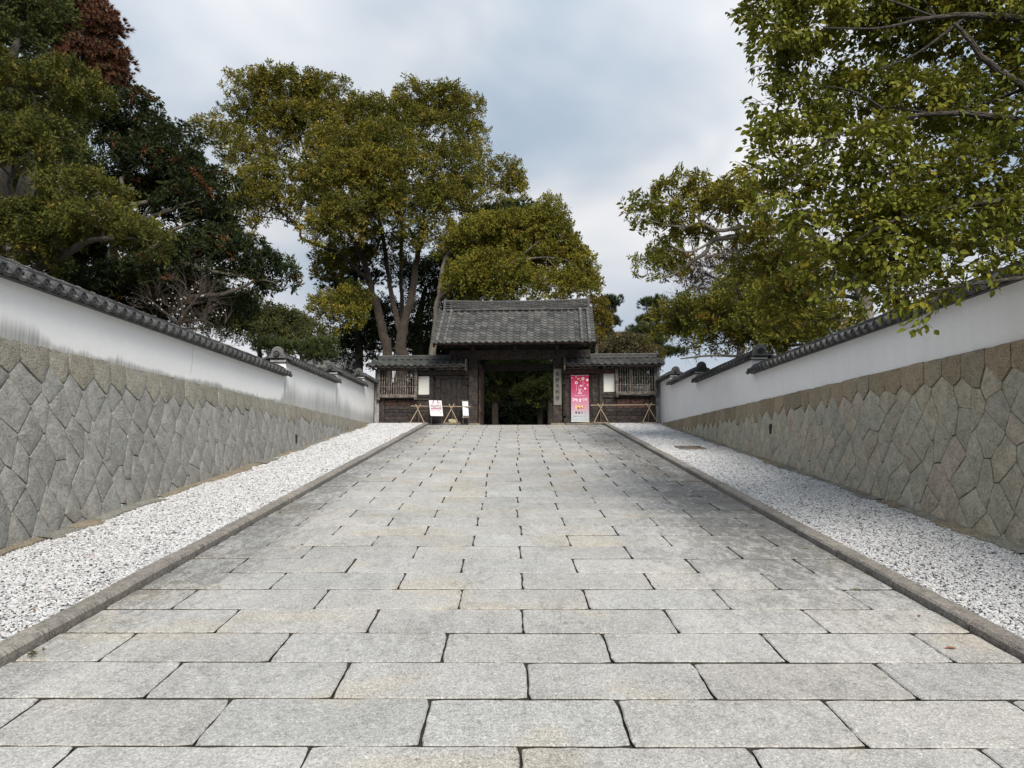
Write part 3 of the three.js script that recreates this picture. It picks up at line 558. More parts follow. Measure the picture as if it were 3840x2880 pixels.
// a pantile: a roll on one side and a shallow trough; length along local z, its lip at z = 0
function pantile(w, L, th = 0.036) {
  const m = new MB(), n = 8, P = []; 
  for (let k = 0; k <= n; k++) { const u = k / n; P.push([(u - 0.5) * w * 1.04, u < 0.36 ? 0.034 * Math.sin(Math.PI * (u / 0.36) * 0.93 + 0.07) : -0.020 * Math.sin(Math.PI * (u - 0.36) / 0.64) + 0.006 * (u - 0.36)]); }
  for (let k = 0; k < n; k++) { const [x0, y0] = P[k], [x1, y1] = P[k + 1]; m.quad([x0, y0, 0], [x1, y1, 0], [x1, y1 - 0.004, -L], [x0, y0 - 0.004, -L]); m.quad([x0, y0 - th, 0.003], [x1, y1 - th, 0.003], [x1, y1, 0], [x0, y0, 0]); m.quad([x0, y0 - th, -0.05], [x1, y1 - th, -0.05], [x1, y1 - th, 0.003], [x0, y0 - th, 0.003]); }
  return m.geo();
}
const pantileGeo = [pantile(0.229, 0.235), pantile(0.229, 0.24, 0.040)], wingTileGeo = pantile(0.229, 0.22);
const gateTile = [[0.135, 0.133, 0.13], [0.095, 0.094, 0.093], [0.18, 0.177, 0.17], [0.065, 0.065, 0.066], [0.115, 0.114, 0.112]].map(([r, g, b]) => std({ color: lin(r, g, b), map: tileTex, bumpMap: tileTex, bumpScale: 0.003, roughness: 0.66 }));
function tube(parent, name, mat, pts, seg = 8) { return new MB().tube(pts, seg).build(name, mat, parent); }
function wood(parent, name, mat, x0, x1, y0, y1, z0, z1, ch = 0.006) { return new MB().box(x0, x1, y0, y1, z0, z1, ch, (x0 * 3.7 + y0 * 1.3) % 5).build(name, mat, parent); }

{ // ---- main gate
  const G = gateThing('main_gate', 'old two-post timber gate with a grey pantiled gable roof', 'gate');
  const L0 = LEVEL;
  for (const [a, b] of [[-1.66, -1.35], [1.31, 1.62]]) { const p = wood(G, 'post', M.woodDark, a, b, L0 + 0.06, 5.5, -0.30, 0, 0.012); wood(p, 'base_stone', std({ color: lin(0.30, 0.27, 0.2), map: stoneTex }), a - 0.09, b + 0.09, L0 - 0.05, L0 + 0.06, -0.4, 0.1, 0.02); }
  wood(G, 'lintel', M.woodDark, -2.34, 2.62, 5.18, 5.47, -0.27, 0.045, 0.012);
  wood(G, 'rear_lintel', M.woodBlack, -1.5, 1.5, 4.90, 5.13, -1.3, -1.12, 0.01);
  wood(G, 'upper_beam', M.woodBlack, -2.5, 2.5, 5.60, 5.80, -0.26, 0.0, 0.01);
  for (const x of [-1.5, -0.02, 1.46]) wood(G, 'bracket', M.woodDark, x - 0.06, x + 0.06, 5.47, 5.62, -0.2, 0.16, 0.008);
  // the leaf of the open door, swung inwards beside each post
  for (const [x, mat] of [[-1.335, M.woodRed], [1.43, M.woodDark]]) { const d = wood(G, 'door_leaf', mat, x, x + 0.06, L0 + 0.05, 5.05, -1.55, -0.32, 0.006); for (const y of [3.3, 4.2, 4.85]) wood(d, 'door_rail', mat, x + 0.055, x + 0.085, y, y + 0.10, -1.53, -0.34, 0.004); }
  for (const x of [-1.55, 1.5]) wood(G, 'rear_post', M.woodBlack, x - 0.1, x + 0.1, L0 - 0.03, 5.0, -1.75, -1.55, 0.01);
  // roof: front slope from the eave (z = +1.4, y = 5.52) to the ridge (z = -0.25, y = 6.99)
  const eZ = 1.40, eY = 5.545, rZ = -0.25, rY = 6.99, run = Math.hypot(eZ - rZ, rY - eY), tilt = Math.atan2(rY - eY, eZ - rZ);
  const on = (d, h = 0) => [eY + Math.sin(tilt) * d + Math.cos(tilt) * h, eZ - Math.cos(tilt) * d + Math.sin(tilt) * h];
  const roof = new MB(); // boarded roof deck, both slopes, with thickness
  { const X0 = -2.72, X1 = 2.64, f = (d, h) => on(d, h), q = (x, [y, z]) => [x, y, z], mirror = ([y, z]) => [y, 2 * rZ - z];
    for (const mr of [(v) => v, mirror]) { const a = mr(f(0.02, -0.03)), b = mr(f(run, -0.03)), c = mr(f(run, -0.07)), d = mr(f(0.02, -0.07)); roof.quad(q(X0, a), q(X1, a), q(X1, b), q(X0, b)).quad(q(X0, d), q(X0, c), q(X1, c), q(X1, d)).quad(q(X0, d), q(X1, d), q(X1, a), q(X0, a)).quad(q(X0, a), q(X0, b), q(X0, c), q(X0, d)).quad(q(X1, a), q(X1, d), q(X1, c), q(X1, b)); } }
  const R = roof.build('roof', M.woodDark, G), rr = rng(801);
  const addTile = (geo, x, d, mat, name = 'roof_tile') => { const [y, z] = on(d, 0.034), m = setMesh(name, geo, mat, R, [x + (rr() - 0.5) * 0.006, y + (rr() - 0.5) * 0.004, z]); m.rotation.x = tilt - 0.14; m.rotation.z = (rr() - 0.5) * 0.02; return m; };
  const cols = 20, rows = 13, ex = run / rows, wx = 4.59 / cols;
  for (let j = 0; j < rows; j++) for (let i = 0; i < cols; i++) { const u = rr(); addTile(pantileGeo[(i + j) % 2], -2.31 + (i + 0.5) * wx, -0.03 + j * ex, gateTile[u < 0.30 ? 0 : u < 0.5 ? 1 : u < 0.72 ? 2 : u < 0.8 ? 3 : 4]); }
  for (let j = 0; j < rows; j++) for (const x of [-2.44, -2.68, 2.41, 2.63]) { const m = addTile(pantileGeo[0], x, -0.03 + j * ex, gateTile[rr() < 0.5 ? 0 : 1], 'verge_tile'); m.scale.x = Math.abs(x) > 2.5 ? 0.85 : 0.8; }
  for (const x of [-2.57, -2.31, 2.28, 2.53]) for (let j = 0; j < 8; j++) { // descending round ridges
    const d0 = -0.05 + j * run / 8, [y0, z0] = on(d0, 0.05), [y1, z1] = on(d0 + run / 8 - 0.004, 0.05); const t = tube(R, 'round_tile', gateTile[rr() < 0.6 ? 0 : 2], [[x, y0, z0, 0.066], [x, y0 + (y1 - y0) * 0.12, z0 + (z1 - z0) * 0.12, 0.066], [x, y0 + (y1 - y0) * 0.13, z0 + (z1 - z0) * 0.13, 0.058], [x, y1, z1, 0.058]], 10);
    if (!j) { const g = lathe([[0.0001, 0.02], [0.03, 0.02], [0.038, 0.008], [0.05, 0.008], [0.058, 0.022], [0.072, 0.018], [0.074, -0.03]], 16); g.rotateX(Math.PI / 2); g.rotateX(-0.1); g.translate(x, y0, z0 + 0.01); put('eave_disc', g, gateTile[1], t); } }
  const back = []; for (let j = 0; j < rows; j++) for (let i = 0; i < 23; i++) { const g = pantileGeo[0].clone(), [y, z] = on(-0.03 + j * ex, 0.012); g.applyMatrix4(new THREE.Matrix4().makeRotationFromEuler(new THREE.Euler(tilt, Math.PI, 0, 'YXZ'))); g.translate(-2.6 + (i + 0.5) * wx, y, 2 * rZ - z); back.push(g); }
  put('rear_tiles', mergeGeometries(back), gateTile[1], R).userData.kind = 'stuff';
  // ridge: courses of flat tiles, a row of round caps, end tiles
  const ridge = wood(G, 'ridge', gateTile[1], -2.52, 2.54, 6.93, 7.0, rZ - 0.13, rZ + 0.17, 0.01);
  for (let c = 0; c < 7; c++) { const y = 7.0 + c * 0.036, h = 0.14 - c * 0.008, N = 19, LL = 5.06 / N; for (let k = 0; k < N; k++) { const a = -2.52 + k * LL + (c % 2 ? LL / 2 : 0), b = Math.min(a + LL - 0.006, 2.54), bow = 0.05 * Math.pow(Math.abs((a + b) / 2) / 2.5, 2.2) - 0.01 * rr(); wood(ridge, 'ridge_tile', gateTile[rr() < 0.35 ? 3 : rr() < 0.3 ? 4 : 1], a, b, y + bow, y + 0.030 + bow, rZ - h, rZ + h + (rr() - 0.5) * 0.012, 0.004); } }
  for (let k = 0; k < 18; k++) { const LL = 5.1 / 18, x = -2.54 + (k + 0.5) * LL, bow = 0.05 * Math.pow(Math.abs(x) / 2.5, 2.2); const o = setMesh('ridge_cap_tile', capGeo, gateTile[rr() < 0.5 ? 4 : 1], ridge, [x, 7.26 + bow, rZ]); o.scale.set(LL / 0.285 * 1.02, 0.95, 1.15); }
  for (const [x, s] of [[-2.56, -1], [2.58, 1]]) { const sh = new THREE.Shape(); sh.moveTo(-0.2, -0.12); sh.quadraticCurveTo(-0.18, 0.1, -0.13, 0.2); sh.quadraticCurveTo(-0.08, 0.40, 0, 0.42); sh.quadraticCurveTo(0.08, 0.40, 0.13, 0.2); sh.quadraticCurveTo(0.18, 0.1, 0.2, -0.12); sh.closePath(); const g = new THREE.ExtrudeGeometry(sh, { depth: 0.07, bevelEnabled: true, bevelSize: 0.01, bevelThickness: 0.01, bevelSegments: 2 }); g.rotateY(Math.PI / 2); g.translate(x - 0.035, 6.98, rZ); put('ridge_end_tile', g, gateTile[3], ridge); }
  // eave: fascia, rafters, purlin, barge boards
  { const [y, z] = on(0.06, -0.10); wood(R, 'fascia', M.woodRed, -2.70, 2.62, y - 0.035, y + 0.045, z - 0.03, z + 0.035, 0.006); }
  for (let k = 0; k < 19; k++) { const x = -2.55 + k * 0.279, [y0, z0] = on(0.13, -0.125), [y1, z1] = on(run, -0.125), w = 0.027, h = 0.03; const m = new MB(), q = (s, t, y, z) => [x + s * w, y + t * h * Math.cos(tilt), z + t * h * Math.sin(tilt)];
    m.quad(q(-1, -1, y0, z0), q(1, -1, y0, z0), q(1, 1, y0, z0), q(-1, 1, y0, z0)).quad(q(-1, -1, y0, z0), q(-1, -1, y1, z1), q(1, -1, y1, z1), q(1, -1, y0, z0)).quad(q(-1, -1, y0, z0), q(-1, 1, y0, z0), q(-1, 1, y1, z1), q(-1, -1, y1, z1)).quad(q(1, -1, y0, z0), q(1, -1, y1, z1), q(1, 1, y1, z1), q(1, 1, y0, z0)); m.build('rafter', M.woodGrey, R); }
  for (const x of [-2.70, 2.62]) for (const mr of [1, -1]) { const m = new MB(), P = (d, h) => { const [y, z] = on(d, h); return [y, mr > 0 ? z : 2 * rZ - z]; }, a = P(0.02, -0.06), b = P(run + 0.03, -0.06), c = P(run - 0.12, -0.27), d = P(0.02, -0.22), t = 0.025; const q = (s, [y, z]) => [x + s * t, y, z]; m.quad(q(-1, a), q(-1, b), q(-1, c), q(-1, d)).quad(q(1, a), q(1, d), q(1, c), q(1, b)).quad(q(-1, d), q(-1, c), q(1, c), q(1, d)).quad(q(-1, a), q(-1, d), q(1, d), q(1, a)); m.build('barge_board', M.woodDark, R); }
  for (const z of [0.72, -1.1]) wood(G, 'purlin', M.woodBlack, -2.6, 2.55, 5.86, 5.98, z - 0.06, z + 0.06, 0.01);
  wood(G, 'gable_wall', M.woodBlack, -1.6, 1.6, 5.78, 6.6, -0.3, -0.2, 0);
}

{ // ---- the two wings
  const spec = { '-1': { lab: 'dark timber gate wing with a mossy tiled roof behind the easel poster', mossy: 1, wy: 0 }, 1: { lab: 'brown timber gate wing with grey tiled roof and the pink banner', mossy: 0, wy: 0.06 } };
  for (const side of [-1, 1]) {
    const S = spec[side], W = gateThing('gate_wing', S.lab, 'gate wing'), r = rng(870 + side), f = (x) => side * x, y0 = LEVEL, wy = S.wy;
    const red = side > 0 ? M.woodRed : M.woodDark, dk = side > 0 ? M.woodDark : M.woodBlack;
    wood(W, 'stone_sill', std({ color: lin(0.22, 0.21, 0.19), map: stoneTex, bumpMap: stoneTex, bumpScale: 0.005 }), f(1.72), f(5.15), y0 - 0.06, y0 + 0.055, -0.32, 0.14, 0.02);
    wood(W, 'corner_post', M.woodDark, f(4.66), f(4.84), y0 + 0.055, 4.95, -0.22, -0.03, 0.01);
    wood(W, 'middle_post', dk, f(2.92), f(3.06), y0 + 0.055, 4.78, -0.2, -0.02, 0.008);
    wood(W, 'head_beam', red, f(1.66), f(3.47), 4.62, 4.78, -0.2, 0.012, 0.008);
    wood(W, 'light_strip', M.woodPale, f(1.68), f(2.86), 4.80, 4.835, -0.1, 0.0, 0.004);
    wood(W, 'light_strip', M.woodPale, f(3.05), f(3.44), 4.80, 4.835, -0.1, 0.0, 0.004);
    wood(W, 'upper_board', M.woodBlack, f(1.66), f(4.8), 4.835, 5.06, -0.16, -0.1, 0);
    // side door of upright boards in a frame
    const D = wood(W, 'side_door', dk, f(1.67), f(2.92), y0 + 0.06, 4.62, -0.20, -0.13, 0);
    const nb = 6, dw = (2.86 - 1.72) / nb; for (let k = 0; k < nb; k++) wood(D, 'door_plank', k === 2 && side > 0 ? M.woodDark : k % 3 === 1 ? M.woodBlack : dk, f(1.72 + k * dw + 0.004), f(1.72 + (k + 1) * dw - 0.004), y0 + 0.18, 4.55, -0.13, -0.085 - 0.01 * r(), 0.006);
    wood(D, 'door_rail', red, f(1.68), f(2.9), 4.5, 4.6, -0.13, -0.06, 0.006); wood(D, 'door_rail', dk, f(1.68), f(2.9), y0 + 0.07, y0 + 0.2, -0.13, -0.06, 0.006);
    for (const y of [3.15, 4.25]) wood(D, 'hinge', M.woodBlack, f(1.66), f(1.78), y, y + 0.12, -0.1, -0.04, 0.006);
    // white notice panel
    const B = wood(W, 'notice_panel', std({ color: lin(0.62, 0.62, 0.59), roughness: 0.75 }), f(3.07), f(3.455), 3.92 + wy, 4.58 + wy, -0.12, -0.055, 0.004);
    wood(B, 'panel_frame', dk, f(3.06), f(3.47), 3.82 + wy, 3.915 + wy, -0.14, -0.03, 0.005);
    wood(W, 'backing_board', dk, f(2.93), f(3.5), 4.58 + wy, 4.64, -0.14, -0.09, 0);
    // barred window standing proud of the wall
    const Q = wood(W, 'window', M.woodGrey, f(3.50), f(4.86), 3.80 + wy, 3.92 + wy, -0.06, 0.16, 0.008);
    for (const x of [3.47, 4.79]) wood(Q, 'window_jamb', M.woodGrey, f(x), f(x + 0.10), 3.72 + wy, 4.90, 0.0, 0.15, 0.008);
    wood(Q, 'window_head', M.woodGrey, f(3.5), f(4.86), 4.80 + wy * 0.5, 4.90, 0.0, 0.13, 0.006);
    const n = 14; for (let k = 0; k < n; k++) { const x = 3.60 + (k + 0.5) * (1.17 / n); wood(Q, 'window_bar', M.woodBar, f(x - 0.014), f(x + 0.014), 3.92 + wy, 4.81, 0.05, 0.085, 0.004); }
    for (const y of [4.19 + wy * (side > 0 ? 0.4 : 1), 4.48]) wood(Q, 'window_rail', M.woodBar, f(3.57), f(4.79), y, y + 0.022, 0.038, 0.06, 0.003);
    // board panel under the window and under the notice panel
    const P = wood(W, 'board_wall', dk, f(3.06), f(4.66), y0 + 0.055, 3.80 + wy, -0.16, -0.12, 0);
    const hs = [0.12, 0.13, 0.135, 0.12, 0.14, 0.20]; let y = y0 + 0.075; hs.forEach((h, k) => { wood(P, 'plank', k === 5 ? M.woodRed : k === 4 && side > 0 ? M.woodRed : r() < 0.3 ? M.woodBlack : M.woodDark, f(3.52), f(4.66), y, y + h - 0.008, -0.12, -0.085 - 0.012 * r(), 0.006); wood(P, 'plank', M.woodDark, f(3.08), f(3.50), y, y + h - 0.008, -0.12, -0.088 - 0.012 * r(), 0.006); y += h; });
    wood(P, 'panel_rail', M.woodDark, f(3.06), f(3.52), 3.72 + wy, 3.80 + wy, -0.12, -0.05, 0.006);
    // roof: four rows of pantiles on the front slope
    const eZ = 0.52, eY = 4.90, rZ = -0.12, rY = 5.20, run = Math.hypot(eZ - rZ, rY - eY), tilt = Math.atan2(rY - eY, eZ - rZ), on = (d, h = 0) => [eY + Math.sin(tilt) * d + Math.cos(tilt) * h, eZ - Math.cos(tilt) * d + Math.sin(tilt) * h];
    const xa = 1.70, xb = 5.10, m = new MB(), q = (x, [yy, z]) => [f(x), yy, z];
    for (const mr of [1, -1]) { const g = ([yy, z]) => [yy, mr > 0 ? z : 2 * rZ - z], a = g(on(0.03, -0.02)), b = g(on(run, -0.02)), c = g(on(run, -0.06)), d = g(on(0.03, -0.06)); m.quad(q(xa, a), q(xb, a), q(xb, b), q(xa, b)).quad(q(xa, d), q(xa, c), q(xb, c), q(xb, d)).quad(q(xa, d), q(xb, d), q(xb, a), q(xa, a)).quad(q(xb, a), q(xb, d), q(xb, c), q(xb, b)).quad(q(xa, a), q(xa, b), q(xa, c), q(xa, d)); }
    const R = m.build('roof', M.woodDark, W), cols = 15, w = (xb - xa) / cols, rows = 4, ex = run / rows, back = [];
    const set = S.mossy ? [tileMat[2], tileMat[0], std({ color: lin(0.12, 0.14, 0.12), map: tileTex, roughness: 0.8 })] : [gateTile[1], gateTile[4], gateTile[3]];
    for (let j = 0; j < rows; j++) for (let i = 0; i < cols; i++) { const [yy, z] = on(-0.03 + j * ex, 0.03), o = setMesh('roof_tile', wingTileGeo, set[Math.floor(r() * 3)], R, [side < 0 ? -(xb - (i + 0.5) * w) : xa + (i + 0.5) * w, yy + (r() - 0.5) * 0.005, z], 0); const b = baseOf.get(R) ?? [0, 0, 0]; o.rotation.x = tilt - 0.14;
      const g = wingTileGeo.clone(); g.applyMatrix4(new THREE.Matrix4().makeRotationFromEuler(new THREE.Euler(tilt, Math.PI, 0, 'YXZ'))); g.translate(f(xa + (i + 0.5) * w), yy, 2 * rZ - z); back.push(g); }
    put('rear_tiles', mergeGeometries(back), set[0], R).userData.kind = 'stuff';
    const ridge = wood(W, 'ridge', set[0], f(1.75), f(4.92), 5.17, 5.215, rZ - 0.12, rZ + 0.13, 0.006);
    for (let c = 0; c < 3; c++) { const N = 11, LL = 3.16 / N; for (let k = 0; k < N; k++) { const a = 1.76 + k * LL + (c % 2) * LL / 2, b = Math.min(a + LL - 0.006, 4.92); if (b - a > 0.03) wood(ridge, 'ridge_tile', set[Math.floor(r() * 3)], f(a), f(b), 5.215 + c * 0.033, 5.243 + c * 0.033, rZ - 0.1 + c * 0.01, rZ + 0.11 - c * 0.012, 0.003); } }
    for (let k = 0; k < 12; k++) { const LL = 3.16 / 12, o = setMesh('ridge_cap_tile', capGeo, set[Math.floor(r() * 2)], ridge, [f(1.76 + (k + 0.5) * LL), 5.308, rZ]); o.scale.set(LL / 0.285 * 1.02, 0.7, 0.85); }
    { const g = new THREE.CylinderGeometry(0.085, 0.105, 0.06, 14); g.rotateZ(Math.PI / 2); g.translate(f(4.95), 5.30, rZ); put('ridge_end_tile', g, set[0], ridge); }
    { const [yy, z] = on(0.05, -0.075); wood(R, 'fascia', M.woodGrey, f(xa), f(xb - 0.02), yy - 0.03, yy + 0.03, z - 0.02, z + 0.025, 0.004); }
    for (let k = 0; k < 12; k++) { const x = 1.98 + k * 0.272, [ya, za] = on(0.1, -0.1); wood(R, 'rafter', M.woodGrey, f(x), f(x + 0.05), ya - 0.05, ya, -0.1, za, 0.004); }
    wood(R, 'roof_end_board', M.woodGrey, f(1.685), f(1.735), 4.70, 5.12, 0.05, 0.5, 0.005);
    if (side > 0) { tube(W, 'drainpipe', std({ color: lin(0.3, 0.3, 0.29), roughness: 0.6 }), [[4.965, y0 + 0.05, 0.03, 0.022], [4.965, 4.75, 0.03, 0.022], [4.99, 4.86, 0.2, 0.022]], 10); }
    wood(W, 'end_plaster', std({ color: lin(0.72, 0.71, 0.68), map: rep(tileNoise, 0.7, 0.7), roughness: 0.9 }), f(4.86), f(5.02), y0 + 0.02, 4.85, -0.18, -0.06, 0.004);
  }
}

// ---------------------------------------------------------------- lettering, drawn as brush strokes in boxes of 100 by 100
const GLYPH = {
  chou: [[30, 8, 30, 62], [30, 10, 75, 10], [30, 24, 70, 24], [30, 38, 70, 38], [8, 53, 92, 53], [30, 53, 30, 88, 46, 79], [52, 55, 62, 72, 92, 92], [80, 62, 62, 74]],
  fu: [[50, 3, 52, 14], [15, 16, 90, 16], [18, 16, 16, 60, 6, 92], [40, 27, 26, 54], [33, 44, 33, 92], [46, 42, 92, 42], [73, 26, 73, 88, 60, 82], [53, 54, 59, 67]],
  mou: [[66, 7, 25, 18], [20, 36, 80, 30], [10, 56, 90, 48], [48, 14, 48, 80, 56, 88, 90, 88, 91, 76]],
  ri: [[50, 7, 18, 16], [8, 32, 58, 32], [33, 14, 33, 93], [33, 34, 8, 66], [34, 40, 56, 58], [68, 18, 68, 66], [89, 6, 89, 92, 76, 86]],
  tei: [[46, 7, 14, 17], [14, 17, 14, 70, 32, 62], [14, 40, 54, 36], [36, 14, 42, 60, 58, 76], [10, 88, 52, 86], [66, 12, 66, 94], [66, 12, 88, 12, 77, 38, 91, 60, 77, 70]],
  hi: [[10, 25, 38, 22, 22, 45, 21, 68, 34, 86, 54, 82, 68, 58, 70, 22, 78, 34, 92, 48]], na: [[10, 28, 50, 26], [34, 8, 12, 58], [62, 22, 88, 36], [58, 40, 58, 78, 42, 88, 34, 78, 48, 70, 64, 74, 84, 88]],
  ma: [[18, 24, 82, 24], [22, 46, 78, 46], [50, 8, 50, 74, 36, 88, 24, 78, 38, 68, 58, 74, 80, 88]], tsu: [[8, 40, 40, 26, 70, 28, 86, 46, 78, 68, 46, 86]], rin: [[24, 14, 22, 40, 27, 54, 36, 44], [68, 10, 74, 40, 68, 70, 46, 92]],
  kai: [[14, 10, 14, 92], [14, 10, 44, 10, 44, 36, 14, 36], [14, 23, 44, 23], [86, 10, 86, 92, 76, 88], [86, 10, 56, 10, 56, 36, 86, 36], [56, 23, 86, 23], [30, 50, 70, 50], [24, 66, 76, 66], [41, 50, 40, 68, 28, 88], [60, 50, 60, 90]],
  sai: [[24, 6, 8, 44], [18, 32, 18, 94], [36, 14, 36, 32, 90, 32, 90, 14], [62, 6, 62, 32], [48, 40, 34, 62], [42, 54, 42, 93], [66, 40, 70, 50], [42, 54, 90, 54], [42, 66, 86, 66], [42, 78, 86, 78], [42, 91, 92, 91], [66, 54, 66, 91]],
  chu: [[16, 26, 84, 26, 84, 62, 16, 62, 16, 26], [50, 5, 50, 96]], bang: [[50, 10, 50, 64], [50, 82, 50, 87]],
  o: [[14, 26, 56, 24], [34, 8, 34, 80, 18, 78, 30, 60, 66, 54, 84, 72, 62, 90], [70, 20, 86, 34]], ki: [[30, 6, 14, 34], [26, 20, 84, 20], [26, 34, 76, 34], [20, 48, 74, 48, 80, 84, 92, 78], [30, 58, 62, 90], [60, 58, 26, 92]],
  gaku: [[10, 20, 46, 20], [28, 8, 28, 92], [14, 34, 42, 34, 42, 60, 14, 60, 14, 34], [8, 76, 48, 76], [58, 16, 88, 16, 56, 50], [64, 26, 92, 50], [58, 64, 90, 64], [74, 52, 74, 88], [54, 90, 94, 90]],
  ni: [[20, 12, 14, 50, 20, 88], [46, 30, 86, 30], [44, 74, 62, 84, 90, 80]], tatsu: [[50, 6, 50, 22], [18, 26, 82, 26], [34, 40, 42, 70], [66, 38, 58, 78], [10, 86, 90, 86]], chi: [[16, 26, 80, 24], [44, 8, 28, 62, 60, 50, 82, 66, 64, 88, 40, 90]],
  yo: [[50, 4, 50, 14], [14, 30, 14, 18, 86, 18, 86, 30], [30, 36, 72, 36], [50, 26, 30, 50], [52, 36, 74, 50], [10, 56, 92, 56], [30, 66, 56, 66, 56, 82, 30, 82, 30, 66], [76, 56, 76, 94]],
  ku: [[66, 8, 26, 48, 70, 92]], da: [[12, 26, 56, 24], [36, 8, 16, 88], [52, 48, 80, 46], [48, 74, 60, 84, 86, 82], [72, 8, 78, 20], [86, 6, 92, 18]], sa: [[14, 32, 84, 26], [48, 8, 66, 56], [24, 60, 36, 84, 72, 86]], i: [[16, 18, 18, 64, 32, 80], [74, 22, 86, 60]],
};
function glyph(c, name, x, y, w, h, lw, col, wob) {
  c.strokeStyle = col; c.lineWidth = lw; c.lineCap = 'round'; c.lineJoin = 'round';
  for (const s of GLYPH[name]) { c.beginPath(); for (let k = 0; k < s.length; k += 2) { const px = x + s[k] / 100 * w, py = y + s[k + 1] / 100 * h; k ? c.lineTo(px, py) : c.moveTo(px, py); } c.stroke(); }
}
function canvasTex(w, h, draw) { const cv = document.createElement('canvas'); cv.width = w; cv.height = h; draw(cv.getContext('2d'), w, h); const t = new THREE.CanvasTexture(cv); t.colorSpace = THREE.SRGBColorSpace; return t; }
const gp = (x, z) => [x * Math.cos(GROT) + z * Math.sin(GROT), x * -Math.sin(GROT) + z * Math.cos(GROT) + GZ];   // gatehouse metres to the place

{ // upright name board on the gate post
  const t = gateThing('name_board', 'tall weathered wooden board with black brush lettering on the gate post', 'sign');
  const tex = canvasTex(256, 1152, (c, w, h) => {
    c.fillStyle = '#77736f'; c.fillRect(0, 0, w, h); const r = rng(31);
    for (let k = 0; k < 900; k++) { const x = r() * w, l = 100 + r() * 700, g = r(); c.strokeStyle = `rgba(${g > 0.5 ? '150,146,142' : '70,66,64'},${0.05 + 0.12 * r()})`; c.lineWidth = 0.6 + 1.6 * r(); c.beginPath(); c.moveTo(x, r() * h - 200); c.lineTo(x + (r() - 0.5) * 10, r() * h + l); c.stroke(); }
    ['chou', 'fu', 'mou', 'ri', 'tei'].forEach((g, k) => glyph(c, g, 52, 90 + k * 190, 150, 165, 17, 'rgba(18,17,18,0.92)'));
  });
  const b = new MB().box(1.325, 1.60, 3.52, 4.80, 0.003, 0.03, 0.004); b.build('board', M.woodGrey, t);
  new MB().quad([1.33, 3.525, 0.0335], [1.595, 3.525, 0.0335], [1.595, 4.795, 0.0335], [1.33, 4.795, 0.0335], [[0, 0], [1, 0], [1, 1], [0, 1]]).build('lettering', std({ map: tex, roughness: 0.85 }), t);
}
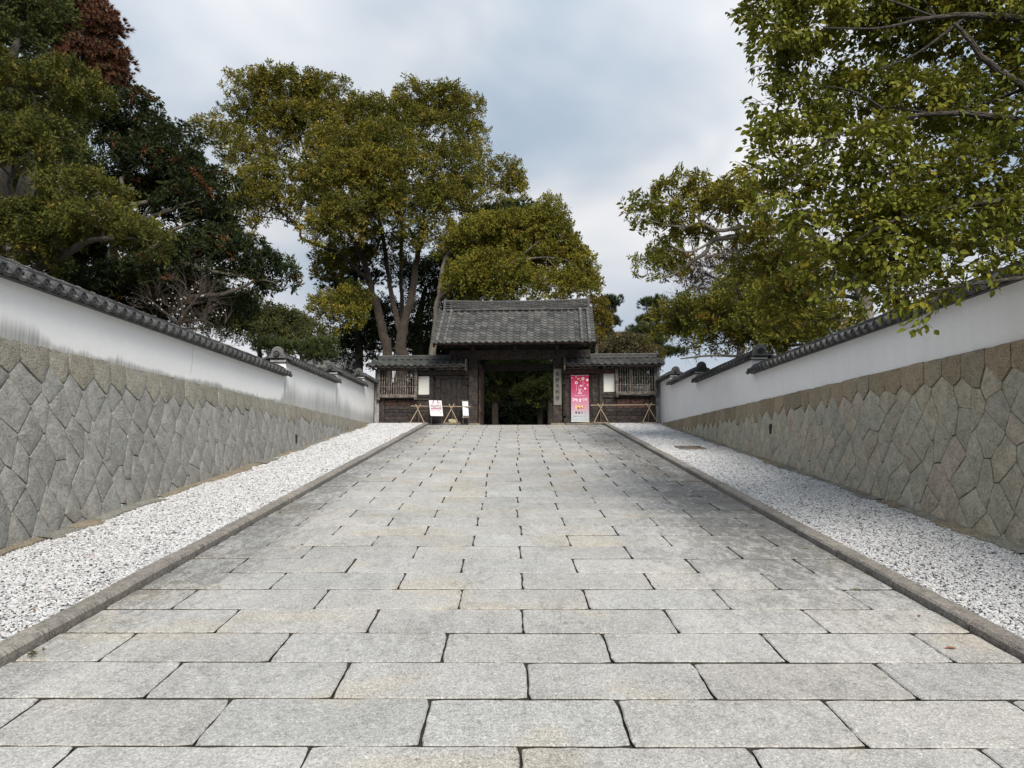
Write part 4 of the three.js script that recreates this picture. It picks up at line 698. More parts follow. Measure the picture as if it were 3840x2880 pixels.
{ // pink hanging banner
  const t = gateThing('banner', 'pink festival banner with white lettering hanging on the side door', 'banner');
  const tex = canvasTex(512, 1330, (c, w, h) => {
    const g = c.createLinearGradient(0, 0, 0, h); g.addColorStop(0, '#ac1c4a'); g.addColorStop(0.3, '#b33f66'); g.addColorStop(0.55, '#bb7790'); g.addColorStop(0.75, '#b89bac'); g.addColorStop(0.88, '#b4b7bd'); g.addColorStop(1, '#aeb6b9'); c.fillStyle = g; c.fillRect(0, 0, w, h);
    const r = rng(77), disc = (x, y, q, col) => { c.fillStyle = col; c.beginPath(); c.arc(x, y, q, 0, 7); c.fill(); };
    const flower = (x, y, q, col) => { for (let k = 0; k < 5; k++) disc(x + Math.cos(k * 1.2566 - 1.57) * q * 0.62, y + Math.sin(k * 1.2566 - 1.57) * q * 0.62, q * 0.48, col); disc(x, y, q * 0.25, '#d9607f'); };
    c.strokeStyle = 'rgba(245,190,205,0.5)'; c.lineWidth = 2; for (const [x, l] of [[70, 120], [150, 60], [280, 110], [345, 330], [410, 170], [160, 250], [480, 150]]) { c.beginPath(); c.moveTo(x, 0); c.lineTo(x, l); c.stroke(); }
    flower(470, 130, 32, '#f3e6ea'); flower(150, 38, 22, '#e79ab4'); flower(25, 72, 22, '#e58fae'); flower(480, 275, 22, '#eaa7bd'); flower(395, 225, 14, '#e27f9f'); flower(95, 350, 13, '#8d2138'); flower(45, 260, 16, '#b83a62'); flower(50, 430, 16, '#b5365e'); flower(350, 445, 18, '#c9a9b2'); flower(278, 148, 12, '#f0d9df'); flower(225, 345, 13, '#ee9fb0');
    c.fillStyle = '#d9b36a'; c.beginPath(); c.moveTo(215, 125); c.bezierCurveTo(150, 80, 200, 55, 215, 82); c.bezierCurveTo(232, 55, 280, 80, 215, 125); c.fill();
    for (const [x, y, q] of [[345, 92, 44], [155, 208, 42]]) { disc(x, y, q, '#cdbcc6'); disc(x, y, q * 0.84, '#ece2e2'); c.fillStyle = '#4b4a55'; for (let k = 0; k < 4; k++) { c.beginPath(); c.ellipse(x + Math.cos(k * 1.571) * q * 0.42, y + Math.sin(k * 1.571) * q * 0.42, q * 0.3, q * 0.18, k * 1.571, 0, 7); c.fill(); } c.strokeStyle = '#efc0cf'; c.lineWidth = 9; c.beginPath(); c.moveTo(x, y + q + 50); c.lineTo(x, y + q + 200); c.stroke(); disc(x, y + q + 38, 15, '#dd7f9d'); }
    c.fillStyle = '#aeb4c4'; c.beginPath(); c.ellipse(285, 300, 44, 22, -0.1, 0, 7); c.fill(); c.fillStyle = '#e9e9ee'; c.beginPath(); c.ellipse(283, 290, 24, 15, 0, 0, 7); c.fill();
    c.fillStyle = '#f2eef0'; for (const [x, y, a, b] of [[405, 372, 26, 9], [405, 390, 34, 9], [405, 356, 13, 9]]) { c.beginPath(); c.ellipse(x, y, a, b, 0, 0, 7); c.fill(); }
    c.fillStyle = '#c9a7b6'; c.fillRect(200, 385, 110, 32); for (const [x, y] of [[255, 452], [226, 508], [286, 508]]) disc(x, y, 26, '#dcbac8');           // a bar over three discs
    c.strokeStyle = 'rgba(240,215,225,0.75)'; c.lineWidth = 4; for (let k = 0; k < 7; k++) { const x = 120 + k * 42; c.strokeRect(x, 562 + (k % 2) * 8, 24, 26); c.beginPath(); c.moveTo(x, 574); c.lineTo(x + 26, 572); c.stroke(); }
    ['hi', 'na', 'ma', 'tsu', 'rin'].forEach((q, k) => { const x = 34 + k * 90, y = 632 + [0, 26, 26, 12, 10][k], s = [98, 80, 92, 92, 84][k]; glyph(c, q, x + 5, y + 6, s, s * 1.2, 17, '#9b2c56'); glyph(c, q, x, y, s, s * 1.2, 12, '#fff6f8'); });
    c.fillStyle = '#d2a06d'; c.fillRect(125, 850, 250, 115); for (let k = 0; k < 6; k++) { c.fillStyle = k % 2 ? '#c9855f' : '#dcb684'; c.fillRect(125 + k * 42, 850, 38, 115); }
    for (const [x, col] of [[210, '#57443f'], [300, '#a85a63']]) { c.fillStyle = '#efe0cf'; c.beginPath(); c.arc(x, 890, 17, 0, 7); c.fill(); c.fillStyle = col; c.beginPath(); c.moveTo(x - 40, 962); c.lineTo(x, 900); c.lineTo(x + 40, 962); c.fill(); c.fillRect(x - 8, 852, 16, 24); }
    ['kai', 'sai', 'chu', 'bang'].forEach((q, k) => glyph(c, q, 112 + k * 82, 1035, 64, 70, 8, '#2b2733'));
    ['o', 'ki', 'gaku', 'ni', 'o', 'tatsu', 'chi', 'yo', 'rin', 'ku', 'da', 'sa', 'i'].forEach((q, k) => glyph(c, q, 52 + k * 31, 1160, 24, 28, 3.2, '#3a3742'));
    c.strokeStyle = 'rgba(120,125,135,0.6)'; c.lineWidth = 2; c.strokeRect(430, 1255, 40, 30);
  });
  const m = new MB(), nx = 6, ny = 14, W = (u, v) => [1.93 + u * 0.62, 2.94 + v * 1.61, 0.05 + 0.008 * Math.sin(u * 7 + v * 3) * (1 - v * 0.4) + 0.006 * Math.sin(v * 9)];
  for (const back of [0, 1]) for (let a = 0; a < nx; a++) for (let b = 0; b < ny; b++) { const q = [[a, b], [a + 1, b], [a + 1, b + 1], [a, b + 1]].map(([x, y]) => { const p = W(x / nx, y / ny); p[2] -= back * 0.003; return [p, [x / nx, y / ny]]; }); if (back) q.reverse(); m.quad(...q.map((v) => v[0]), q.map((v) => v[1])); }
  m.build('cloth', std({ map: tex, roughness: 0.75 }), t);
  tube(t, 'top_rod', std({ color: lin(0.6, 0.5, 0.5) }), [[1.92, 4.556, 0.052, 0.008], [2.56, 4.556, 0.052, 0.008]], 6); tube(t, 'bottom_rod', std({ color: lin(0.7, 0.7, 0.7) }), [[1.92, 2.94, 0.052, 0.009], [2.56, 2.94, 0.052, 0.009]], 6);
  const cord = std({ color: lin(0.25, 0.18, 0.15) }); for (const x of [1.93, 2.55]) tube(t, 'hanging_cord', cord, [[x, 4.555, 0.052, 0.0035], [2.24, 4.84, 0.03, 0.0035]], 5);
  for (const x of [1.99, 2.13, 2.33, 2.46]) tube(t, 'tie', cord, [[x, 2.94, 0.06, 0.003], [x, 2.89, 0.07, 0.003]], 4);
  const p = gateThing('bamboo_pole', 'thin bamboo pole tied along the bottom of the pink banner', 'bamboo pole'); tube(p, 'pole', std({ color: lin(0.42, 0.28, 0.13), roughness: 0.5 }), [[1.86, 2.868, 0.085, 0.014], [2.58, 2.90, 0.085, 0.013]], 8);
}
const bamboo = [std({ color: lin(0.25, 0.18, 0.11), map: woodTex, roughness: 0.5 }), std({ color: lin(0.33, 0.25, 0.165), map: woodTex, roughness: 0.5 })].map((m) => { m.map = null; return m; });
const rope = std({ color: lin(0.03, 0.022, 0.02) });
function bambooRod(parent, name, a, b, rad, mat) {               // with raised nodes
  const pts = [], n = Math.max(2, Math.round(Math.hypot(b[0] - a[0], b[1] - a[1], b[2] - a[2]) / 0.24)), P = (t, r) => [lerp(a[0], b[0], t), lerp(a[1], b[1], t), lerp(a[2], b[2], t), r];
  for (let k = 0; k <= n; k++) { const t = k / n; if (k) pts.push(P(t - 0.006, rad), P(t, rad * 1.16)); pts.push(P(Math.min(1, t + 0.006), rad)); }
  return new MB().tube(pts, 8).build(name, mat, parent);
}
function barrier(label, x0, x1, yp, apexes, z) {                // bamboo pole laid across two tripods
  const [bx, bz] = gp((x0 + x1) / 2, z), t = thing('bamboo_barrier', label, 'barrier', [bx, LEVEL, bz], 'bamboo barriers in front of the gate wings'), Q = (x, y, zz) => { const [a, b] = gp(x, z + zz); return [a, y, b]; };
  bambooRod(t, 'rail', Q(x0, yp[0], 0), Q(x1, yp[1], 0), 0.017, bamboo[1]);
  for (const ax of apexes) { const ya = LEVEL + 0.56, g = LEVEL + 0.012;
    const k1 = bambooRod(t, 'leg', Q(ax - 0.27, g, 0.16), Q(ax + 0.085, ya + 0.17, -0.03), 0.015, bamboo[1]); bambooRod(t, 'leg', Q(ax + 0.27, g, 0.16), Q(ax - 0.10, ya + 0.16, -0.02), 0.014, bamboo[1]); bambooRod(t, 'leg', Q(ax - 0.02, g, -0.26), Q(ax + 0.02, ya + 0.10, 0.02), 0.012, bamboo[0]);
    bambooRod(t, 'foot_rail', Q(ax - 0.33, g + 0.03, 0.15), Q(ax + 0.33, g + 0.035, 0.15), 0.013, bamboo[1]); bambooRod(t, 'foot_rail', Q(ax + 0.29, g + 0.05, 0.18), Q(ax - 0.06, g + 0.05, -0.28), 0.010, bamboo[0]); bambooRod(t, 'foot_rail', Q(ax - 0.29, g + 0.07, 0.18), Q(ax + 0.03, g + 0.07, -0.28), 0.010, bamboo[0]);
    const b = new THREE.TorusGeometry(0.032, 0.012, 6, 12); b.rotateX(1.3); b.translate(...Q(ax, ya - 0.015, 0.0)); put('rope_lashing', b, rope, t);
    for (const s of [-1, 1]) { const k = new THREE.TorusGeometry(0.024, 0.014, 6, 10); k.rotateY(0.6); k.translate(...Q(ax + s * 0.255, g + 0.035, 0.155)); put('rope_lashing', k, rope, t); } }
}
barrier('bamboo rail barrier behind the easel poster', -3.64, -1.54, [LEVEL + 0.655, LEVEL + 0.62], [-3.37, -2.2], 0.36);
barrier('bamboo rail barrier beside the pink banner', 2.58, 4.80, [LEVEL + 0.655, LEVEL + 0.665], [2.94, 4.58], 0.30);
{ // easel with a poster
  const [bx, bz] = gp(-2.70, 0.62), t = thing('easel', 'black folding easel carrying the flower festival poster', 'easel', [bx, LEVEL, bz]); t.rotation.y = 0.42;
  const p = thing('poster_board', 'white poster with pink pictures standing on the easel', 'poster', [bx, LEVEL, bz]); p.rotation.y = 0.42;
  const blk = std({ color: lin(0.02, 0.02, 0.022), roughness: 0.5 }), L = (parent, name, a, b, r, m) => { const g = new MB().tube([[...a, r], [...b, r]], 7).geo(); const o = new THREE.Mesh(g, m); o.name = name; parent.add(o); };
  L(t, 'leg', [-0.20, 0.0, 0.10], [-0.07, 0.86, -0.10], 0.012, blk); L(t, 'leg', [0.20, 0.0, 0.10], [0.07, 0.86, -0.10], 0.012, blk); L(t, 'leg', [0.0, 0.0, -0.34], [0.0, 0.86, -0.11], 0.012, blk); L(t, 'shelf', [-0.22, 0.265, 0.075], [0.22, 0.265, 0.075], 0.016, blk);
  const tex = canvasTex(384, 520, (c, w, h) => {
    c.fillStyle = '#d9d3d8'; c.fillRect(0, 0, w, h); const r = rng(9);
    ['hi', 'na', 'ma', 'tsu', 'rin'].forEach((q, k) => glyph(c, q, 24 + k * 50, 64, 40, 50, 6, '#9c5674')); c.fillStyle = '#8a7f8a'; for (let k = 0; k < 16; k++) c.fillRect(24 + k * 15, 22, 10, 9); c.fillStyle = '#b7788f'; for (let k = 0; k < 9; k++) c.fillRect(50 + k * 14, 44, 9, 8);
    c.fillStyle = '#d9a7bb'; c.beginPath(); c.arc(320, 70, 46, 0, 7); c.fill(); c.fillStyle = '#a9c4c0'; c.beginPath(); c.arc(330, 130, 40, 0, 7); c.fill();
    for (let a = 0; a < 4; a++) for (let b = 0; b < 2; b++) { c.fillStyle = ['#7d8188', '#a7a3a6', '#5e6770', '#b59a9f'][(a + b) % 4]; c.fillRect(22 + a * 88, 145 + b * 54, 80, 48); for (let k = 0; k < 22; k++) { c.fillStyle = ['#3c4048', '#d3cdd0', '#9c4f66', '#c6b59c'][Math.floor(r() * 4)]; c.fillRect(22 + a * 88 + r() * 70, 145 + b * 54 + r() * 40, 4 + r() * 10, 3 + r() * 8); } }
    c.fillStyle = '#8f5f70'; c.fillRect(22, 258, 340, 50); for (let k = 0; k < 40; k++) { c.fillStyle = ['#b98a98', '#6d3c4c', '#cbb6bd'][k % 3]; c.fillRect(22 + r() * 330, 258 + r() * 42, 5 + r() * 12, 3 + r() * 7); }
    c.fillStyle = '#aab4bd'; c.fillRect(60, 330, 260, 50); c.fillStyle = '#c67f98'; c.fillRect(22, 330, 70, 40); for (let k = 0; k < 26; k++) { c.fillStyle = ['#58606a', '#e9e6ea', '#8e9aa6'][k % 3]; c.fillRect(100 + r() * 210, 332 + r() * 42, 4 + r() * 14, 3 + r() * 6); }
    c.fillStyle = '#8d858d'; for (let b = 0; b < 4; b++) for (let k = 0; k < 26; k++) if (r() < 0.8) c.fillRect(24 + k * 13, 402 + b * 26, 9, b === 0 ? 14 : 6); c.fillStyle = '#4a4650'; c.fillRect(290, 400, 64, 16);
  });
  const lean = 0.36, G = new MB().box(-0.225, 0.225, 0, 0.585, -0.012, 0, 0.003).geo(); const o = new THREE.Mesh(G, std({ color: lin(0.8, 0.79, 0.8) })); o.name = 'board'; o.position.set(0, 0.285, 0.10); o.rotation.x = -lean; p.add(o);
  const F = new MB().quad([-0.22, 0.004, 0.002], [0.22, 0.004, 0.002], [0.22, 0.581, 0.002], [-0.22, 0.581, 0.002], [[0, 0], [1, 0], [1, 1], [0, 1]]).geo(); const f = new THREE.Mesh(F, std({ map: tex, roughness: 0.6 })); f.name = 'print'; o.add(f);
}
{ // small standing notice in a timber frame
  const [bx, bz] = gp(-1.70, 0.42), t = thing('standing_notice', 'narrow white notice in a dark timber stand by the gate post', 'sign', [bx, LEVEL, bz]); t.rotation.y = 0.28;
  const tex = canvasTex(160, 420, (c, w, h) => { c.fillStyle = '#b4c3ca'; c.fillRect(0, 0, w, h); c.fillStyle = '#c9d3d8'; c.fillRect(8, 8, w - 16, h - 16); const r = rng(3); c.strokeStyle = '#2e3238'; c.lineCap = 'round'; for (const [x, y0, n] of [[122, 34, 8], [82, 70, 13]]) for (let k = 0; k < n; k++) { const y = y0 + k * 25; c.lineWidth = 3.5; for (let q = 0; q < 4; q++) { c.beginPath(); c.moveTo(x - 8 + r() * 14, y + r() * 14); c.lineTo(x - 8 + r() * 16, y + r() * 14); c.stroke(); } } c.fillStyle = '#8fa6b8'; c.fillRect(26, 350, 22, 34); c.fillRect(120, 372, 20, 26); });
  const add = (name, x0, x1, y0, y1, z0, z1, m, par = t) => { const o = new THREE.Mesh(new MB().box(x0, x1, y0, y1, z0, z1, 0.004).geo(), m); o.name = name; par.add(o); return o; };
  add('leg', -0.11, -0.07, 0, 0.24, -0.03, 0.01, M.woodDark); add('leg', 0.07, 0.11, 0, 0.24, -0.03, 0.01, M.woodDark); add('leg', -0.11, -0.08, 0, 0.24, -0.26, -0.22, M.woodDark); add('leg', 0.08, 0.11, 0, 0.24, -0.26, -0.22, M.woodDark);
  const b = add('panel', -0.125, 0.125, 0, 0.62, -0.03, 0, M.woodDark); b.position.set(0, 0.22, 0.02); b.rotation.x = -0.26; const cap = add('cap_board', -0.14, 0.14, 0.62, 0.65, -0.06, 0.02, M.woodGrey, b), low = add('bottom_board', -0.128, 0.128, 0, 0.085, 0.002, 0.012, M.woodGrey, b);
  const f = new THREE.Mesh(new MB().quad([-0.098, 0.09, 0.004], [0.105, 0.09, 0.004], [0.105, 0.61, 0.004], [-0.098, 0.61, 0.004], [[0, 0], [1, 0], [1, 1], [0, 1]]).geo(), std({ map: tex, roughness: 0.5 })); f.name = 'paper'; b.add(f);
}
{ // weight stone at the barrier's foot
  const g = new THREE.IcosahedronGeometry(0.13, 3), p = g.attributes.position; for (let i = 0; i < p.count; i++) { const x = p.getX(i), y = p.getY(i), z = p.getZ(i), n = 0.72 + 0.6 * fbm(x * 9 + 4, y * 9 + z * 7, 3, 400); p.setXYZ(i, x * n * (1.15 - y * 1.2), Math.max(-0.075, y * n * 0.95 + x * -0.25), z * n * 0.9); }
  g.computeVertexNormals(); const [bx, bz] = gp(-2.13, 0.62); g.translate(bx, LEVEL + 0.07, bz); tag(put('boulder', g, std({ color: lin(0.47, 0.42, 0.29), map: graniteTex, bumpMap: graniteTex, bumpScale: 0.01 })), 'small sandy stone lying at the foot of the barrier', 'stone');
}

// ---------------------------------------------------------------- where the trees stand: crowns as [x, y, z, rx, ry, rz] in metres, limbs as runs of [x, y, z, radius]
const TREES = {
  camphor: { crown: [[-12.46,19.01,-32,1.28,0.98,1.3],[-10.66,19.17,-32,1.41,0.98,1.38],[-9.3,18.93,-32,1.11,0.98,1.2],[-13.3,17.67,-32,1.07,0.85,1.11],[-11.72,17.36,-32,1.41,0.98,1.38],[-9.98,17.47,-32,1.24,0.98,1.28],[-8.14,17.66,-32,1.2,0.98,1.25],[-14.43,16.63,-31,0.74,0.5,0.71],[-13.5,16.13,-31,0.83,0.58,0.81],[-12.39,15.59,-31,0.99,0.58,0.9],[-11.33,13.64,-29.5,1.26,0.79,1.18],[-10.17,13.92,-30,1.16,0.8,1.13],[-10.68,12.66,-29.5,1.14,0.59,1.0],[-11.42,12.81,-29,0.77,0.62,0.8],[-12.03,12.02,-29,0.43,0.81,0.71],[-9.56,13.03,-30.5,0.94,0.73,0.96],[-7.51,15.4,-30.5,1.59,1.12,1.56],[-8.93,15.74,-31,0.99,0.79,1.02],[-6.03,15.61,-30.5,1.59,1.12,1.56],[-6.41,13.67,-29.5,1.54,1.02,1.47],[-7.74,13.63,-29.5,1.14,0.91,1.18],[-4.86,14.04,-30,1.36,1.08,1.4],[-4.94,18.92,-33,1.23,0.88,1.22],[-3.56,19.26,-33,1.23,0.66,1.09],[-2.63,18.86,-33,0.93,0.7,0.94],[-4.17,17.47,-32.5,1.43,0.91,1.35],[-2.62,17.46,-33,0.84,0.79,0.94],[-5.66,18.14,-32.5,1.0,0.78,1.02],[-6.91,17.75,-32,1.15,0.77,1.11],[-7.37,18.41,-32,0.77,0.51,0.74],[-3.31,14.94,-31,1.2,0.95,1.24],[-2.35,15.82,-32,0.73,0.77,0.86],[-2.04,14.02,-31.5,1.01,0.76,1.02],[-3.45,13.19,-30.5,1.34,0.86,1.26],[-4.76,12.5,-29.5,1.42,0.79,1.27],[-0.78,15.56,-33.5,1.03,0.67,0.98],[-0.32,14.79,-33.5,0.72,0.58,0.75],[-6.27,12.01,-29,1.36,0.77,1.22],[-7.88,12.02,-29,0.89,0.7,0.91],[-8.45,11.09,-29,0.74,0.5,0.71],[-6.2,11.91,-33,1.1,0.75,1.06],[-3.48,11.51,-30,1.08,0.72,1.04],[-8.73,10.37,-32,0.73,0.64,0.79],[-8.24,11.48,-33.5,0.89,0.76,0.95],[-7.92,7.75,-30,1.04,0.64,0.97],[-8.2,8.33,-30,0.6,0.44,0.6],[-7.36,8.7,-31,0.79,0.58,0.79],[-8.04,13.07,-34,1.13,0.77,1.1],[-9.47,15.09,-33,1.1,0.88,1.14]],
    limbs: [[[-5.92,2.7,-32,0.305],[-5.95,5.74,-32,0.244],[-6.1,7.05,-32,0.222],[-6.43,8.37,-32,0.189],[-6.78,9.48,-32,0.167],[-6.97,10.37,-32,0.144],[-7.37,11.38,-32,0.122],[-8.25,12.8,-32.5,0.09],[-9.33,14.38,-33,0.069],[-10.46,16.5,-33.5,0.047],[-11.12,18.7,-33.5,0.029]],[[-5.19,2.7,-31.5,0.369],[-5.22,5.68,-31.5,0.295],[-5.24,6.96,-31.5,0.262],[-5.11,8.05,-31.5,0.186],[-4.8,9.13,-31.5,0.164],[-4.67,10.45,-31.5,0.131],[-4.45,12.0,-31.5,0.109],[-4.32,13.53,-32,0.089],[-4.09,15.55,-33,0.057],[-3.54,17.95,-33,0.034]],[[-6.86,9.92,-32,0.1],[-7.94,10.86,-31,0.086],[-8.88,11.25,-30.5,0.074],[-9.53,11.42,-30,0.062],[-9.69,11.95,-30,0.052],[-10.47,12.51,-29.5,0.036],[-11.11,12.64,-29,0.02]],[[-5.24,7.18,-31.5,0.153],[-5.74,8.81,-32,0.122],[-6.08,10.28,-32.5,0.107],[-6.48,12.26,-33,0.097],[-6.89,14.38,-33,0.08],[-7.09,16.52,-33,0.046],[-7.47,18.2,-33,0.023]],[[-4.5,10.89,-31.5,0.077],[-4.74,11.89,-30.5,0.064],[-5.2,12.2,-30,0.052],[-5.38,12.82,-29.5,0.041],[-5.5,14.09,-29.5,0.02]],[[-4.37,12.23,-31.5,0.055],[-3.61,13.05,-31,0.048],[-2.75,13.11,-31,0.043],[-1.97,12.86,-30.5,0.026],[-1.15,13.82,-31,0.016]],[[-8.25,12.8,-32.5,0.056],[-9.04,14.48,-31.5,0.044],[-10.22,15.51,-31,0.032],[-11.97,15.86,-31,0.024],[-13.71,16.09,-31,0.013]],[[-4.32,13.53,-32,0.056],[-2.6,15.08,-33,0.034],[-0.78,15.27,-33.5,0.023]],[[-6.84,9.26,-32,0.067],[-7.55,8.48,-30.5,0.042],[-8.12,7.75,-30,0.021]],[[-5.56,2.7,-33.5,0.131],[-5.59,8.45,-33.5,0.105],[-5.75,10.67,-34,0.094],[-5.75,13.06,-34,0.083],[-5.78,14.76,-34,0.059]]] },
  golden: { crown: [[-1.27,10.98,-29,1.12,0.81,1.11],[0.12,11.14,-29,1.12,0.74,1.07],[1.32,11.22,-29,0.74,0.81,0.89],[1.44,11.9,-29,0.27,0.54,0.47],[1.87,9.91,-29,0.74,0.7,0.82],[0.72,9.95,-29,1.12,0.77,1.09],[-0.65,9.33,-28.2,1.09,0.72,1.04],[-1.96,8.9,-28.2,0.87,0.64,0.87],[0.12,8.65,-28,1.08,0.56,0.95],[1.64,8.65,-28,0.86,0.56,0.82],[2.59,9.24,-29,0.46,0.54,0.58],[1.4,12.0,-29,0.43,0.7,0.65],[1.81,10.97,-29,0.58,0.66,0.71],[2.21,10.46,-29,0.39,0.43,0.47],[2.83,9.28,-28,0.34,0.45,0.45],[2.4,8.59,-28,0.67,0.41,0.62],[-2.34,10.45,-30,0.8,0.72,0.88],[-1.11,10.56,-30,1.0,0.8,1.04]],
    limbs: [[[-3.47,2.7,-29,0.194],[-3.5,5.76,-29,0.155],[-3.42,7.34,-29,0.124],[-3.27,8.44,-29,0.108],[-2.25,9.15,-29,0.093],[-1.05,9.22,-28.5,0.076],[-0.07,9.77,-28,0.06],[1.27,9.96,-28,0.03]],[[-3.27,8.44,-29,0.093],[-3.07,10.31,-29.5,0.079],[-2.1,11.55,-29.5,0.047]],[[-0.07,9.77,-28,0.045],[1.49,11.21,-28.5,0.03]]] },
  yellow: { crown: [[3.65,8.42,-30.5,0.41,0.53,0.54],[3.76,7.63,-30.5,0.33,0.53,0.49],[3.46,7.0,-30.5,0.41,0.41,0.47],[3.14,9.53,-30.5,0.45,0.53,0.56],[3.35,9.95,-30.5,0.33,0.29,0.35]],
    limbs: [[[3.64,2.7,-30.5,0.128],[3.61,5.75,-30.5,0.102],[3.59,7.21,-30.5,0.081],[3.44,8.68,-30.5,0.051],[3.21,9.74,-30.5,0.031]]] },
  dome: { crown: [[-0.66,17.32,-44,2.17,1.12,1.89],[0.64,16.95,-44,1.17,0.88,1.18],[-1.78,16.39,-44,1.76,1.47,1.86],[-0.42,15.15,-44,2.35,1.76,2.36],[-3.13,14.53,-44,1.76,1.76,2.03]],
    limbs: [[[-0.98,2.7,-44,0.587],[-1.01,8.44,-44,0.47],[-1.02,13.3,-44,0.352],[-0.87,17.01,-44,0.117]]] },
  shade: { crown: [[-5.9,10.95,-37,1.48,1.48,1.7],[-4.62,9.15,-37,1.48,1.73,1.85],[-3.25,10.43,-37,0.99,1.48,1.42],[-7.12,8.9,-37,0.99,1.48,1.42],[-5.35,7.88,-37,2.22,0.99,1.85],[-3.89,11.72,-37,1.23,1.23,1.42],[-1.86,10.17,-37,1.48,0.99,1.42],[-8.61,8.01,-37,0.99,0.74,0.99],[-9.48,7.76,-37,0.89,0.59,0.85],[-7.88,9.15,-37,0.84,0.99,1.05],[-8.84,7.13,-37,1.23,0.49,0.99]],
    limbs: [[[-5.18,2.7,-37,0.37],[-5.21,6.62,-37,0.296],[-5.24,8.9,-37,0.222],[-4.89,10.94,-37,0.099]]] },
  sparse: { crown: [[-9.32,11.33,-36.5,1.46,0.73,1.26],[-9.31,10.7,-36.5,0.97,0.54,0.87],[-8.6,12.36,-36.5,0.97,0.73,0.98],[-8.67,10.19,-36.5,1.22,0.68,1.09],[-7.82,11.33,-36.5,0.97,0.97,1.12],[-9.85,12.36,-36.5,1.22,0.58,1.04]],
    limbs: [[[-8.31,2.7,-36.5,0.274],[-8.34,6.56,-36.5,0.219],[-8.47,9.05,-36.5,0.195],[-8.62,11.33,-36.5,0.122],[-8.74,12.87,-36.5,0.049]]] },
  oak: { crown: [[-9.11,8.67,-12.5,0.55,0.45,0.58],[-9.19,9.45,-13.5,0.5,0.34,0.49],[-8.82,8.95,-13.5,0.45,0.45,0.52],[-8.46,6.97,-11.5,0.66,0.34,0.57],[-8.29,7.32,-11.8,0.44,0.24,0.39],[-7.19,6.14,-11.1,0.56,0.25,0.47],[-6.91,6.0,-11.1,0.33,0.21,0.31],[-6.56,5.37,-10.7,0.5,0.21,0.41],[-6.03,5.18,-10.7,0.37,0.27,0.37],[-7.02,5.32,-10.9,0.35,0.19,0.31],[-8.15,5.62,-11.2,0.57,0.27,0.48],[-8.27,5.14,-11.2,0.52,0.25,0.45],[-7.67,5.27,-11.1,0.41,0.22,0.37],[-9.37,8.06,-12.3,0.49,0.33,0.47],[-9.45,7.22,-11.5,0.69,0.61,0.75],[-10.39,9.09,-12.5,0.75,0.67,0.82]],
    limbs: [[[-9.23,2.7,-12.5,0.271],[-9.26,3.63,-12.5,0.217],[-9.28,5.02,-12.5,0.192],[-9.27,6.08,-12.5,0.167],[-9.31,7.06,-12.7,0.127],[-9.34,8.22,-13.0,0.078],[-9.37,9.27,-13.5,0.045]],[[-9.31,5.37,-12.5,0.1],[-8.25,5.86,-11.9,0.064],[-7.39,5.98,-11.3,0.038],[-6.96,6.06,-11.1,0.019]],[[-9.26,5.02,-12.5,0.108],[-7.85,5.07,-11.5,0.069],[-6.86,5.21,-10.9,0.044],[-6.14,5.18,-10.7,0.021]],[[-9.28,6.16,-12.5,0.075],[-9.12,6.59,-12.0,0.048],[-8.54,6.89,-11.5,0.023]],[[-9.34,8.22,-13.0,0.061],[-9.18,8.26,-12.7,0.047],[-9.2,8.62,-12.5,0.025]]] },
  darkoak: { crown: [[-12.13,12.24,-16,0.53,0.53,0.61],[-12.5,12.6,-16,0.64,0.64,0.74],[-11.93,12.61,-16.2,0.37,0.54,0.52],[-11.93,11.32,-15.5,0.58,0.37,0.55],[-13.39,12.24,-16,0.85,0.96,1.04],[-12.49,10.71,-16.5,0.66,0.44,0.63],[-11.73,9.98,-16.5,0.66,0.44,0.63],[-12.25,9.13,-16.5,0.77,0.48,0.72],[-11.43,8.89,-16.5,0.66,0.48,0.66],[-12.17,8.06,-16.5,0.77,0.48,0.72],[-11.46,7.71,-16.5,0.66,0.44,0.63],[-11.94,6.54,-16.5,0.99,0.55,0.89],[-13.23,8.42,-16.5,0.88,0.88,1.01],[-13.4,10.47,-16.5,0.66,0.66,0.76]],
    limbs: [[[-11.59,2.7,-15,0.3],[-11.62,4.02,-15,0.24],[-11.63,6.74,-15,0.2],[-11.63,9.45,-15,0.14],[-11.53,10.9,-15,0.08],[-11.76,12.02,-15.5,0.031]]] },
  redconifer: { crown: [[-14.58,16.68,-22,0.65,0.65,0.74],[-15.1,16.18,-22,0.53,0.68,0.69],[-14.05,15.76,-22,0.53,0.59,0.64],[-13.74,15.04,-22,0.53,0.53,0.61],[-13.59,14.52,-22,0.41,0.41,0.47],[-14.41,15.18,-22,0.73,0.68,0.81],[-14.86,14.85,-22,0.68,0.68,0.78],[-14.96,14.03,-22,0.68,0.59,0.73],[-14.37,17.01,-22,0.38,0.35,0.42],[-13.95,14.03,-22,0.44,0.44,0.51],[-15.46,16.85,-22,0.59,0.73,0.76],[-13.92,16.17,-22,0.44,0.59,0.59],[-13.53,14.85,-22,0.38,0.44,0.47],[-13.4,14.03,-22,0.38,0.44,0.47],[-15.54,15.68,-22,0.65,0.59,0.71]],
    limbs: [[[-14.1,2.7,-22,0.367],[-14.13,5.09,-22,0.294],[-14.32,9.08,-22,0.22],[-14.5,13.05,-22,0.132],[-14.55,16.17,-22,0.059],[-14.56,17.52,-22,0.029]]] },
